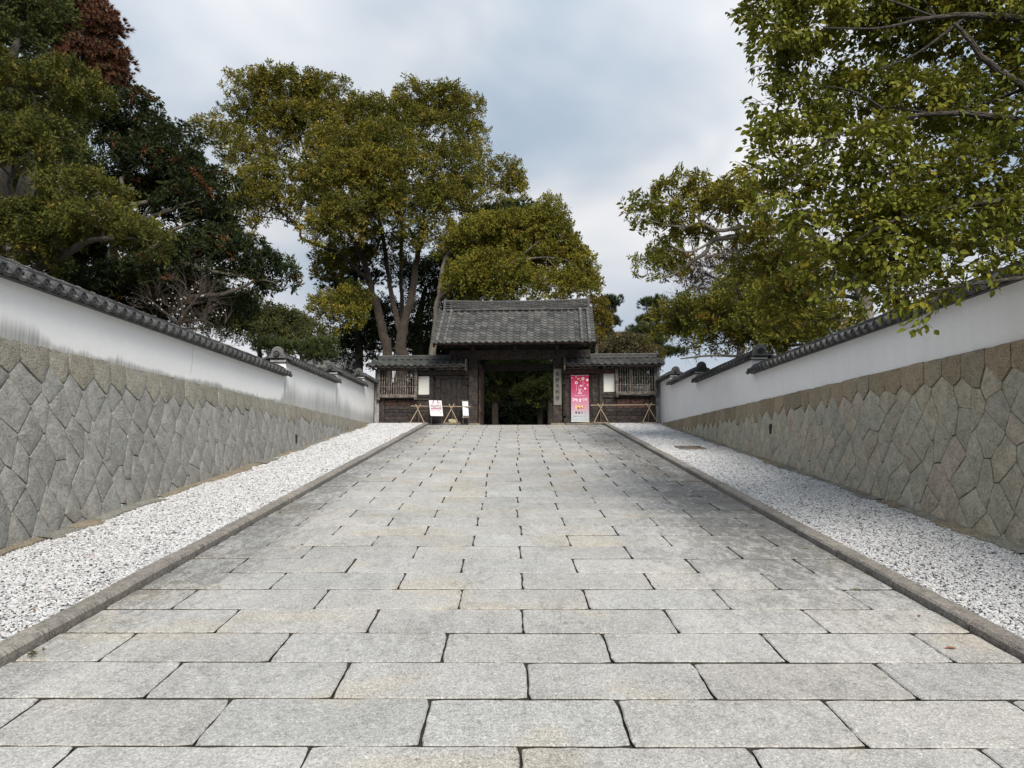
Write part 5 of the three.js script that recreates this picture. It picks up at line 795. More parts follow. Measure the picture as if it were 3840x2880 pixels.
  darkleaf: { crown: [[-11.02,11.53,-19,0.53,0.51,0.6],[-10.42,10.97,-19,0.68,0.51,0.69],[-9.76,10.46,-19,0.53,0.46,0.57],[-11.78,11.05,-19.5,0.86,0.7,0.9],[-10.6,9.95,-18.7,0.92,0.55,0.85],[-9.43,9.81,-19,0.68,0.53,0.7],[-8.9,9.26,-19,0.48,0.48,0.55],[-8.73,8.47,-19,0.58,0.68,0.73],[-9.13,8.62,-18.5,0.69,0.57,0.72],[-10.46,9.28,-19.5,0.78,0.47,0.72],[-8.15,7.57,-18.7,0.57,0.55,0.65],[-8.54,7.09,-18.2,0.8,0.53,0.77],[-7.28,7.11,-18.5,0.57,0.44,0.58],[-6.76,6.83,-18.5,0.42,0.32,0.43],[-6.47,6.54,-18.5,0.15,0.25,0.23],[-9.61,6.6,-18.5,0.94,0.44,0.8],[-11.23,6.6,-19,0.96,0.46,0.82],[-12.17,6.08,-18.5,0.94,0.44,0.8],[-7.7,6.44,-18.5,0.57,0.25,0.47],[-11.06,8.28,-20.5,0.96,0.63,0.91],[-12.58,9.94,-21,0.98,0.84,1.05],[-12.34,8.44,-21,1.12,0.7,1.05],[-13.61,7.85,-21,1.12,0.7,1.05],[-9.47,6.43,-20,0.8,0.4,0.69],[-11.89,5.88,-20,1.07,0.4,0.84],[-10.39,5.74,-20,0.8,0.4,0.69],[-11.66,6.67,-21,0.98,0.5,0.85],[-10.75,6.49,-21.5,1.0,0.49,0.86],[-9.73,6.64,-21.5,0.86,0.49,0.78],[-9.19,6.45,-22,0.59,0.44,0.59],[-13.79,5.61,-20,1.2,0.53,1.0]],
    limbs: [[[-12.14,2.7,-20,0.284],[-12.17,4.78,-20,0.227],[-12.13,6.44,-20,0.187],[-11.86,7.36,-19.6,0.118],[-11.05,7.21,-19,0.101],[-10.05,7.27,-18.4,0.086],[-9.52,7.62,-18.2,0.067],[-9.27,7.85,-18.2,0.049],[-8.71,8.06,-18.2,0.024]],[[-12.13,6.44,-20,0.16],[-12.03,8.47,-20.2,0.121],[-11.29,8.52,-19,0.089],[-10.49,8.61,-18.4,0.074],[-10.05,8.73,-18.4,0.049],[-9.37,9.18,-18.4,0.025]],[[-12.03,8.47,-20.2,0.108],[-10.28,8.26,-18.6,0.068],[-9.56,8.34,-18.2,0.061],[-9.15,8.5,-18.2,0.043],[-8.62,8.71,-18.2,0.024]],[[-12.03,8.47,-20.2,0.121],[-11.72,9.83,-20,0.093],[-11.12,10.39,-19,0.063],[-10.97,11.22,-19,0.032]],[[-10.05,7.27,-18.4,0.049],[-8.81,6.84,-18,0.048],[-7.81,6.59,-18,0.036],[-6.89,6.51,-18.2,0.024]],[[-11.72,9.83,-20,0.067],[-11.01,9.47,-18.6,0.05],[-10.74,8.99,-18.3,0.049],[-10.46,9.08,-18.3,0.031]],[[-10.56,6.32,-19.5,0.078],[-8.58,6.06,-18.4,0.061],[-7.62,6.13,-18.2,0.049],[-6.89,6.45,-18.2,0.03],[-6.39,6.37,-18.4,0.012]]] },
  pale: { crown: [[3.64,7.45,-14.0,0.26,0.17,0.25],[3.23,7.17,-14.0,0.28,0.17,0.26],[3.85,7.09,-14.0,0.45,0.22,0.39],[2.64,6.71,-14.0,0.32,0.17,0.28],[2.95,6.48,-14.0,0.43,0.24,0.39],[3.43,6.69,-14.0,0.5,0.3,0.46],[4.02,6.66,-13.7,0.44,0.29,0.42],[3.03,5.98,-14.0,0.34,0.28,0.35],[2.85,5.71,-14.0,0.21,0.19,0.23],[3.71,6.27,-14.3,0.4,0.25,0.37],[3.38,5.69,-14.3,0.21,0.13,0.2],[4.34,6.86,-13.5,0.34,0.25,0.34],[4.44,6.33,-13.3,0.36,0.27,0.36],[4.66,5.35,-13.5,0.63,0.31,0.54],[5.24,5.43,-13.1,0.65,0.35,0.57],[5.62,4.9,-12.8,0.6,0.39,0.57],[5.12,4.79,-13.1,0.7,0.35,0.6],[4.75,6.63,-13.1,0.44,0.31,0.43],[4.9,5.89,-13.1,0.49,0.31,0.46],[4.49,5.83,-13.5,0.45,0.22,0.38],[4.22,6.95,-13.7,0.37,0.27,0.37],[5.8,4.22,-12.5,0.43,0.28,0.41],[5.33,4.23,-13.0,0.61,0.3,0.52]],
    limbs: [[[6.37,2.7,-12.5,0.195],[6.34,3.62,-12.5,0.156],[6.37,4.22,-12.5,0.138],[6.39,4.56,-12.5,0.125],[6.27,4.89,-12.5,0.106],[6.15,5.46,-12.9,0.084],[5.8,5.9,-13.0,0.072],[5.49,6.18,-13.2,0.063],[4.93,6.13,-13.4,0.057],[4.41,6.11,-13.5,0.054],[4.0,6.08,-13.7,0.048],[3.85,5.86,-13.8,0.041],[3.52,5.64,-14.0,0.028],[3.21,5.44,-14.0,0.018],[2.92,5.37,-14.0,0.007]],[[4.84,6.13,-13.4,0.04],[4.56,6.27,-13.4,0.04],[4.1,6.19,-13.4,0.037],[3.8,6.4,-13.6,0.024],[3.55,6.76,-13.7,0.014]],[[6.27,4.89,-12.5,0.069],[6.47,5.28,-12.3,0.055],[6.62,5.94,-12.2,0.043],[6.82,6.6,-12.1,0.024]],[[4.0,6.08,-13.7,0.024],[3.53,5.84,-13.7,0.024],[3.15,5.99,-13.7,0.014]],[[3.82,6.45,-13.6,0.027],[3.35,6.37,-13.7,0.021],[2.7,6.52,-13.7,0.01]],[[6.41,4.56,-12.5,0.056],[6.13,4.72,-12.8,0.032],[5.52,4.68,-13.0,0.02]],[[6.47,4.13,-12.5,0.05],[6.77,4.34,-12.1,0.03],[7.06,4.34,-11.9,0.018]]] },
  bare: { crown: [[5.13,5.12,-17,0.98,0.52,0.86],[5.95,5.0,-16.4,0.94,0.48,0.82],[4.44,4.91,-17,0.57,0.43,0.57],[4.07,4.75,-17,0.39,0.25,0.37],[4.8,4.57,-16.5,0.66,0.24,0.52],[5.75,4.46,-16.2,0.61,0.22,0.47],[5.75,5.8,-17.4,0.81,0.46,0.73],[6.53,4.68,-16.5,0.88,0.44,0.76],[7.27,4.4,-16.2,0.65,0.32,0.56],[7.21,5.35,-17,0.68,0.45,0.65],[6.54,6.21,-17.6,0.7,0.42,0.65]],
    limbs: [[[6.63,2.7,-17,0.149],[6.6,3.85,-17,0.119],[6.59,4.19,-17,0.103],[6.29,4.75,-17,0.079],[5.86,5.06,-16.7,0.062],[5.51,5.41,-16.7,0.039],[5.17,5.64,-16.7,0.023]],[[6.59,4.19,-17,0.071],[6.76,4.73,-16.8,0.047],[7.01,5.2,-16.8,0.031]],[[6.59,4.13,-17,0.056],[5.58,4.1,-16.4,0.038],[4.65,4.1,-16.2,0.026],[3.88,4.02,-16.2,0.015]],[[5.86,5.06,-16.7,0.039],[5.01,4.93,-16.6,0.027],[4.33,4.76,-16.6,0.016]],[[6.27,4.75,-17,0.04],[5.41,4.51,-16.5,0.031],[4.6,4.38,-16.4,0.015]]] },
  twiggy: { crown: [[5.53,6.97,-20,0.83,0.45,0.74],[6.22,7.11,-20,0.8,0.53,0.77],[4.98,6.62,-20,0.4,0.32,0.41],[6.64,7.53,-20,0.67,0.4,0.61]],
    limbs: [[[6.56,2.7,-20,0.15],[6.53,4.22,-20,0.12],[6.51,5.72,-20,0.093],[6.21,6.69,-20,0.053],[5.54,7.11,-20,0.027]],[[6.51,5.72,-20,0.053],[5.79,6.55,-20,0.04],[5.12,6.69,-20,0.02]]] },
  pine1: { crown: [[4.4,9.13,-33,0.62,0.26,0.51],[4.52,8.16,-33,0.53,0.22,0.43],[4.28,8.66,-33,0.57,0.18,0.43],[4.93,7.32,-33,0.7,0.31,0.58],[4.37,7.09,-33,0.66,0.35,0.58],[4.11,7.66,-33,0.44,0.22,0.38],[5.14,6.64,-33,0.88,0.26,0.66]],
    limbs: [[[4.16,2.7,-33,0.138],[4.13,6.08,-33,0.11],[4.2,7.66,-33,0.088],[4.29,9.25,-33,0.044]]] },
  pine2: { crown: [[6.23,8.66,-31,0.46,0.23,0.39],[5.92,7.89,-31,0.54,0.19,0.42],[6.64,8.15,-31,0.62,0.25,0.5],[5.79,7.34,-31,0.83,0.25,0.62],[6.83,7.4,-31,0.83,0.25,0.62],[5.99,6.87,-31,0.95,0.21,0.67],[6.81,6.41,-31,0.87,0.19,0.61],[5.56,6.32,-31,0.62,0.17,0.45],[7.47,7.93,-31,0.62,0.29,0.52]],
    limbs: [[[6.41,2.7,-31,0.155],[6.38,5.61,-31,0.124],[6.51,6.87,-31,0.103],[6.34,8.79,-31,0.041]]] },
  bush: { crown: [[4.85,6.38,-29,0.77,0.39,0.67],[4.32,6.14,-29,0.58,0.31,0.51],[5.29,5.91,-29,0.7,0.27,0.56]],
    limbs: [[[4.86,2.7,-29,0.096],[4.83,5.36,-29,0.077],[4.85,6.14,-29,0.039]]] },
  hedge: { crown: [[-10.43,7.15,-27,1.08,0.65,0.99],[-9.23,6.81,-27,0.97,0.54,0.87],[-11.25,6.87,-27,0.72,0.72,0.83],[-9.67,6.23,-26.5,1.06,0.42,0.85],[-8.16,6.09,-26,0.69,0.35,0.6],[-10.92,7.71,-27,0.72,0.43,0.66],[-12.25,7.35,-28,0.93,0.75,0.97],[-9.61,7.24,-27,0.65,0.36,0.58],[-7.45,5.78,-26,0.52,0.24,0.44]],
    limbs: [[[-10.05,2.7,-27,0.135],[-10.08,5.11,-27,0.108],[-10.14,6.59,-27,0.054]]] },
  lowpine: { crown: [[-7.69,5.45,-24,0.96,0.22,0.68],[-6.87,5.19,-24,0.64,0.19,0.48],[-8.5,5.52,-24,0.64,0.19,0.48],[-6.72,5.55,-24,0.48,0.16,0.37]],
    limbs: [[[-7.46,2.7,-24,0.1],[-7.49,4.41,-24,0.08],[-7.52,5.31,-24,0.048]]] },
  plum: { crown: [[-6.91,4.92,-14,0.43,0.24,0.39],[-7.38,4.77,-14,0.41,0.24,0.38],[-6.52,4.87,-14,0.34,0.24,0.33],[-6.41,4.53,-14,0.28,0.22,0.29],[-6.98,4.53,-14,0.47,0.21,0.39],[-6.26,4.34,-14,0.19,0.17,0.2]],
    limbs: [[[-6.97,2.7,-14,0.059],[-7.0,3.86,-14,0.047],[-6.93,4.44,-14,0.042],[-6.62,4.92,-14,0.023],[-6.44,5.16,-14,0.011]],[[-6.93,4.44,-14,0.033],[-7.28,4.73,-14,0.023],[-7.63,5.02,-14,0.009]],[[-6.93,4.44,-14,0.028],[-6.51,4.53,-14,0.021],[-6.17,4.39,-14,0.009]],[[-6.85,4.63,-14,0.023],[-6.91,5.02,-14,0.014],[-7.12,5.26,-14,0.007]]] },
  near: { crown: [[2.53,5.97,-6.4,0.24,0.21,0.26],[2.6,5.56,-6.4,0.23,0.24,0.27],[2.86,5.89,-6.4,0.34,0.26,0.35],[3.5,6.14,-6.7,0.4,0.28,0.39],[4.01,6.04,-6.7,0.45,0.31,0.44],[4.6,6.02,-6.6,0.48,0.35,0.48],[2.58,5.16,-6.4,0.21,0.19,0.23],[2.92,5.49,-6.7,0.31,0.25,0.32],[2.6,4.74,-6.2,0.32,0.21,0.3],[2.48,4.46,-6.2,0.23,0.17,0.23],[2.41,4.22,-6.2,0.21,0.18,0.22],[2.46,4.05,-6.1,0.3,0.2,0.29],[2.89,4.24,-6.1,0.34,0.24,0.34],[3.32,4.42,-6.1,0.34,0.24,0.34],[3.4,5.17,-6.6,0.4,0.27,0.39],[3.87,5.08,-6.4,0.38,0.3,0.39],[4.41,5.06,-6.4,0.43,0.3,0.42],[3.67,4.15,-6.0,0.37,0.28,0.37],[4.14,4.13,-6.0,0.38,0.3,0.4],[2.87,3.72,-6.1,0.31,0.2,0.29],[3.24,3.77,-6.0,0.34,0.22,0.32],[3.58,3.67,-5.9,0.35,0.21,0.33],[4.05,3.71,-5.9,0.38,0.21,0.34],[2.9,3.45,-6.3,0.17,0.14,0.18],[3.07,3.43,-6.2,0.21,0.15,0.2],[3.29,3.33,-6.0,0.22,0.16,0.22],[3.43,3.2,-5.9,0.18,0.13,0.18],[3.76,3.32,-5.9,0.24,0.13,0.21],[4.17,3.44,-5.9,0.24,0.13,0.21],[4.73,4.61,-6.1,0.37,0.37,0.42],[4.59,3.79,-6.0,0.36,0.32,0.39],[5.07,5.6,-6.4,0.38,0.38,0.44],[3.43,3.05,-5.7,0.15,0.1,0.14],[3.94,6.62,-6.6,0.62,0.26,0.51],[2.91,6.38,-6.4,0.43,0.26,0.39],[4.73,6.47,-6.4,0.56,0.26,0.47]],
    limbs: [[[5.8,2.7,-6.0,0.176],[5.77,2.06,-6.0,0.141],[5.79,3.12,-6.0,0.128],[5.72,4.04,-6.0,0.115],[5.58,5.11,-6.2,0.093],[5.04,5.55,-6.02,0.058],[4.76,5.78,-6.12,0.038],[4.23,5.83,-6.12,0.029],[3.84,5.8,-6.12,0.018],[3.35,5.64,-6.02,0.012],[2.79,5.58,-5.92,0.006]],[[5.58,5.11,-6.2,0.053],[4.79,5.01,-6.02,0.038],[4.32,5.3,-6.02,0.029],[4.18,5.51,-6.02,0.023],[4.03,5.69,-6.02,0.014]],[[5.69,4.48,-6.1,0.059],[4.55,4.74,-6.02,0.035],[3.93,4.82,-6.02,0.023],[3.47,4.76,-6.02,0.017],[3.16,4.69,-6.02,0.014],[2.86,4.56,-5.92,0.01],[2.56,4.38,-5.92,0.006]],[[5.75,3.91,-6.0,0.064],[4.55,3.93,-5.82,0.028],[3.95,3.89,-5.82,0.02],[3.28,3.74,-5.72,0.014],[2.93,3.57,-5.82,0.008]],[[5.78,3.45,-6.0,0.045],[4.22,3.19,-5.62,0.016],[3.57,3.1,-5.62,0.011],[3.19,3.03,-5.62,0.007]],[[3.47,4.76,-6.02,0.012],[3.16,5.07,-6.12,0.009],[2.73,5.22,-6.22,0.006]],[[2.86,4.56,-5.92,0.009],[2.61,4.31,-5.82,0.007],[2.32,4.06,-5.82,0.004]],[[4.23,5.83,-6.12,0.018],[3.84,5.54,-6.22,0.012],[3.44,5.36,-6.22,0.007]],[[3.95,3.89,-5.82,0.011],[3.4,4.14,-5.82,0.008],[3.01,4.19,-5.82,0.006]]] },
  inner: { crown: [[-0.86,5.42,-33,0.88,0.48,0.79],[0.36,5.53,-33,1.01,0.53,0.89],[1.24,5.64,-33,0.75,0.53,0.73],[-1.19,4.86,-33,0.57,0.31,0.51],[0.77,4.66,-32,0.77,0.3,0.61],[1.59,4.87,-32,0.43,0.64,0.61],[-0.09,5.86,-33,1.32,0.31,0.94]],
    limbs: [[[1.22,2.7,-33,0.165],[1.19,2.98,-33,0.132],[1.1,4.08,-33,0.121],[1.02,5.19,-33,0.088]],[[1.65,2.7,-32,0.214],[1.62,2.94,-32,0.171],[1.58,4.01,-32,0.128],[1.55,5.09,-32,0.085]],[[-0.94,2.7,-33,0.22],[-0.97,2.98,-33,0.176],[-0.97,4.75,-33,0.132],[-0.86,5.53,-33,0.088]]] },
  grove: { crown: [[-5.51,3.84,-38.5,1.03,0.67,0.98],[-5.61,5.05,-39.1,1.04,0.68,0.99],[-5.68,6.28,-39.5,1.05,0.69,1.0],[-5.7,7.49,-39.5,1.05,0.69,1.0],[-4.27,3.84,-38.5,1.03,0.67,0.98],[-4.35,5.05,-39.1,1.04,0.68,0.99],[-4.41,6.28,-39.5,1.05,0.69,1.0],[-4.42,7.49,-39.5,1.05,0.69,1.0],[-3.03,3.83,-38.5,1.03,0.67,0.98],[-3.09,5.05,-39.1,1.04,0.68,0.99],[-3.13,6.28,-39.5,1.05,0.69,1.0],[-3.14,7.49,-39.5,1.05,0.69,1.0],[-1.8,3.83,-38.5,1.03,0.67,0.98],[-1.83,5.05,-39.1,1.04,0.68,0.99],[-1.86,6.28,-39.5,1.05,0.69,1.0],[-1.86,7.49,-39.5,1.05,0.69,1.0],[-0.57,3.83,-38.5,1.03,0.67,0.98],[-0.58,5.05,-39.1,1.04,0.68,0.99],[-0.58,6.28,-39.5,1.05,0.69,1.0],[-0.58,7.48,-39.5,1.05,0.69,1.0],[0.67,3.83,-38.5,1.03,0.67,0.98],[0.68,5.05,-39.1,1.04,0.68,0.99],[0.69,6.28,-39.5,1.05,0.69,1.0],[0.69,7.48,-39.5,1.05,0.69,1.0],[1.9,3.83,-38.5,1.03,0.67,0.98],[1.94,5.04,-39.1,1.04,0.68,0.99],[1.96,6.28,-39.5,1.05,0.69,1.0],[1.97,7.48,-39.5,1.05,0.69,1.0],[3.13,3.83,-38.5,1.03,0.67,0.98],[3.19,5.04,-39.1,1.04,0.68,0.99],[3.24,6.28,-39.5,1.05,0.69,1.0],[3.25,7.48,-39.5,1.05,0.69,1.0],[4.37,3.83,-38.5,1.03,0.67,0.98],[4.45,5.04,-39.1,1.04,0.68,0.99],[4.51,6.28,-39.5,1.05,0.69,1.0],[4.53,7.48,-39.5,1.05,0.69,1.0],[5.6,3.83,-38.5,1.03,0.67,0.98],[5.71,5.04,-39.1,1.04,0.68,0.99],[5.78,6.27,-39.5,1.05,0.69,1.0],[5.8,7.48,-39.5,1.05,0.69,1.0],[6.83,3.83,-38.5,1.03,0.67,0.98],[6.96,5.04,-39.1,1.04,0.68,0.99],[7.05,6.27,-39.5,1.05,0.69,1.0],[7.08,7.48,-39.5,1.05,0.69,1.0]],
    limbs: [[[-1.87,2.7,-38.5,0.193],[-1.9,2.43,-38.5,0.154],[-1.91,5.25,-38.5,0.103]],[[1.72,2.7,-38.5,0.193],[1.69,2.42,-38.5,0.154],[1.7,5.25,-38.5,0.103]]] },
};
const HANGING = [[3.27,3.08,-5.5,-0.2,-1,0.1,0.26],[3.42,3.04,-5.5,-0.5,-0.9,0.1,0.24],[3.22,3.1,-5.6,-0.5,-0.8,0.1,0.2],[2.96,3.3,-5.9,-0.6,-0.7,0.1,0.2],[2.81,3.37,-6.0,-0.3,-1,0.1,0.16],[3.12,3.17,-5.7,-0.1,-1,0.1,0.18],[3.65,3.19,-5.5,-0.3,-0.8,0.1,0.22],[3.81,3.25,-5.5,0.2,-0.8,0.1,0.2],[2.32,5.95,-6.2,-0.9,-0.4,0.1,0.2],[2.38,5.35,-6.2,-0.9,-0.5,0.1,0.2],[2.37,4.88,-6.1,-1,-0.3,0.1,0.18],[2.23,4.31,-6.0,-0.8,-0.6,0.1,0.18],[2.43,5.49,-6.2,-1,-0.2,0.1,0.18]];
// ---------------------------------------------------------------- sprays of leaves, copied through the crowns
function leafInto(m, o, dir, nrm, len, wid, fold, seg = 1) {     // a leaf folded along its midrib, from o along dir
  const s = new THREE.Vector3().crossVectors(dir, nrm).normalize(), n = new THREE.Vector3().crossVectors(s, dir).normalize();
  const P = (t, w, h) => [o.x + dir.x * t * len + s.x * w * wid + n.x * h * wid - 0 , o.y + dir.y * t * len + s.y * w * wid + n.y * h * wid - 0.10 * t * t * len, o.z + dir.z * t * len + s.z * w * wid + n.z * h * wid];
  const add = (q) => m.v(q[0], q[1], q[2]);
  if (seg === 1) { const a = add(P(0, 0, 0)), b = add(P(0.45, 0.5, fold)), c = add(P(1, 0, 0)), d = add(P(0.45, -0.5, fold)), e = add(P(0.5, 0, 0)); m.i.push(a, b, e, b, c, e, a, e, d, d, e, c); }
  else { const pts = [[0.04, 0.06], [0.18, 0.36], [0.4, 0.5], [0.68, 0.34], [0.88, 0.12]]; const mid = [0, 0.18, 0.4, 0.68, 1].map((t) => add(P(t, 0, 0))), L = pts.map(([t, w]) => add(P(t, w, fold * w * 2))), R = pts.map(([t, w]) => add(P(t, -w, fold * w * 2)));
    for (const [S, rev] of [[L, 0], [R, 1]]) { const T = (a, b, c) => (rev ? m.i.push(a, c, b) : m.i.push(a, b, c)); T(mid[0], S[0], S[1]); T(mid[0], S[1], mid[1]); for (let k = 1; k < 3; k++) { T(mid[k], S[k], S[k + 1]); T(mid[k], S[k + 1], mid[k + 1]); } T(mid[3], S[3], S[4]); T(mid[3], S[4], mid[4]); } }
}
function spray({ n = 14, twig = 0.32, len = 0.09, wid = 0.045, spread = 1, droop = 0.3, fold = 0.2, seg = 1, seed = 1, petiole = 0.02, up = 0.5, branch = 3 }) {
  const r = rng(seed), m = new MB(); m.col = [1, 1, 1]; const V = (x, y, z) => new THREE.Vector3(x, y, z), stems = [[V(0, 0, 0), V((r() - 0.5) * 0.2, 0.1, 1).normalize(), twig]];
  for (let b = 0; b < branch; b++) { const t = 0.25 + 0.6 * b / branch, o = stems[0][0].clone().addScaledVector(stems[0][1], t * twig); stems.push([o, V((b % 2 ? 1 : -1) * (0.7 + 0.3 * r()), (r() - 0.4) * 0.6, 0.8).normalize(), twig * 0.55]); }
  for (let k = 0; k < n; k++) {
    const st = stems[k % stems.length], t = 0.25 + 0.75 * Math.min(1, (Math.floor(k / stems.length) + r() * 0.6 + 0.2) / Math.ceil(n / stems.length)), o = st[0].clone().addScaledVector(st[1], t * st[2]);
    const a = r() * 6.283, side = V(Math.cos(a), Math.sin(a) * 0.8, 0).multiplyScalar(spread), d = st[1].clone().multiplyScalar(0.55).add(side).add(V(0, -droop, 0)).normalize();
    o.addScaledVector(d, petiole); const g = 0.82 + 0.36 * r(); m.col = [g, g * (0.98 + 0.04 * r()), g * 0.95];
    leafInto(m, o, d, V((r() - 0.5) * 1.2, up + r() * 0.6, (r() - 0.5) * 1.2).normalize(), len * (0.7 + 0.6 * r()), wid * (0.75 + 0.5 * r()), fold, seg);
  }
  m.col = [0.55, 0.42, 0.36]; for (const [o, d, L] of stems) m.tube([[o.x, o.y, o.z, 0.0035], [o.x + d.x * L, o.y + d.y * L, o.z + d.z * L, 0.0015]], 3, false);
  return m.geo();
}
function tuft({ n = 26, len = 0.16, wid = 0.012, seed = 1, spread = 1 }) {       // pine needles or conifer scales
  const r = rng(seed), m = new MB(); for (let k = 0; k < n; k++) { const a = r() * 6.283, c = 0.1 + 0.9 * r(), d = new THREE.Vector3(Math.cos(a) * spread * c, Math.sin(a) * spread * c, 1 - 0.5 * c).normalize(), s = new THREE.Vector3(-Math.sin(a), Math.cos(a), (r() - 0.5)).normalize(), L = len * (0.6 + 0.6 * r()), o = (r() - 0.4) * 0.08, g = 0.75 + 0.5 * r(); m.col = [g, g, g * 0.95]; const b = [d.x * 0.01, d.y * 0.01, o]; const i = [m.v(b[0] - s.x * wid, b[1] - s.y * wid, b[2] - s.z * wid), m.v(b[0] + s.x * wid, b[1] + s.y * wid, b[2] + s.z * wid), m.v(b[0] + d.x * L, b[1] + d.y * L, b[2] + d.z * L)]; m.i.push(...i); }
  return m.geo();
}
function twigs({ n = 7, len = 0.5, seed = 1, rad = 0.004 }) {
  const r = rng(seed), m = new MB(); m.col = [1, 1, 1]; for (let k = 0; k < n; k++) { let p = new THREE.Vector3(0, 0, len * 0.15 * k / n * 3), d = new THREE.Vector3((r() - 0.5) * 1.6, (r() - 0.3) * 1.2, 0.6 + r()).normalize(); const pts = [[p.x, p.y, p.z, rad]]; for (let q = 0; q < 3; q++) { p = p.clone().addScaledVector(d, len * (0.25 + 0.15 * r())); pts.push([p.x, p.y, p.z, rad * (0.8 - 0.22 * q)]); d = d.clone().add(new THREE.Vector3((r() - 0.5) * 0.7, (r() - 0.35) * 0.6, (r() - 0.5) * 0.7)).normalize(); } m.tube(pts, 3, false); }
  return m.geo();
}
const leafMat = (tr = 0.4, rough = 0.75) => new THREE.MeshPhysicalMaterial({ vertexColors: true, roughness: rough, specularIntensity: 0.35, transmission: tr, thickness: 0, side: THREE.DoubleSide });
const LEAF = leafMat(0.22, 0.95), NEEDLE = std({ vertexColors: true, roughness: 0.9, side: THREE.DoubleSide });
const WEED = std({ color: lin(0.07, 0.085, 0.025), vertexColors: true, side: THREE.DoubleSide });
const barkMat = { dark: std({ color: lin(0.10, 0.085, 0.07), map: barkTex, bumpMap: barkTex, bumpScale: 0.03 }), brown: std({ color: lin(0.12, 0.095, 0.075), map: barkTex, bumpMap: barkTex, bumpScale: 0.04 }), pale: std({ color: lin(0.30, 0.275, 0.245), map: rep(barkTex, 1, 0.6), bumpMap: barkTex, bumpScale: 0.012 }), grey: std({ color: lin(0.24, 0.215, 0.185), map: barkTex, bumpMap: barkTex, bumpScale: 0.015 }) };
function smooth(pts, per = 4) {                                  // Catmull-Rom through limb points, with a little wander
  const out = [], n = pts.length; for (let k = 0; k < n - 1; k++) { const a = pts[Math.max(0, k - 1)], b = pts[k], c = pts[k + 1], d = pts[Math.min(n - 1, k + 2)]; for (let q = 0; q < per; q++) { const t = q / per; out.push([0, 1, 2, 3].map((i) => i === 3 ? lerp(b[3], c[3], t) : 0.5 * (2 * b[i] + (c[i] - a[i]) * t + (2 * a[i] - 5 * b[i] + 4 * c[i] - d[i]) * t * t + (3 * b[i] - a[i] - 3 * c[i] + d[i]) * t * t * t))); } } out.push(pts[n - 1]); return out;
}
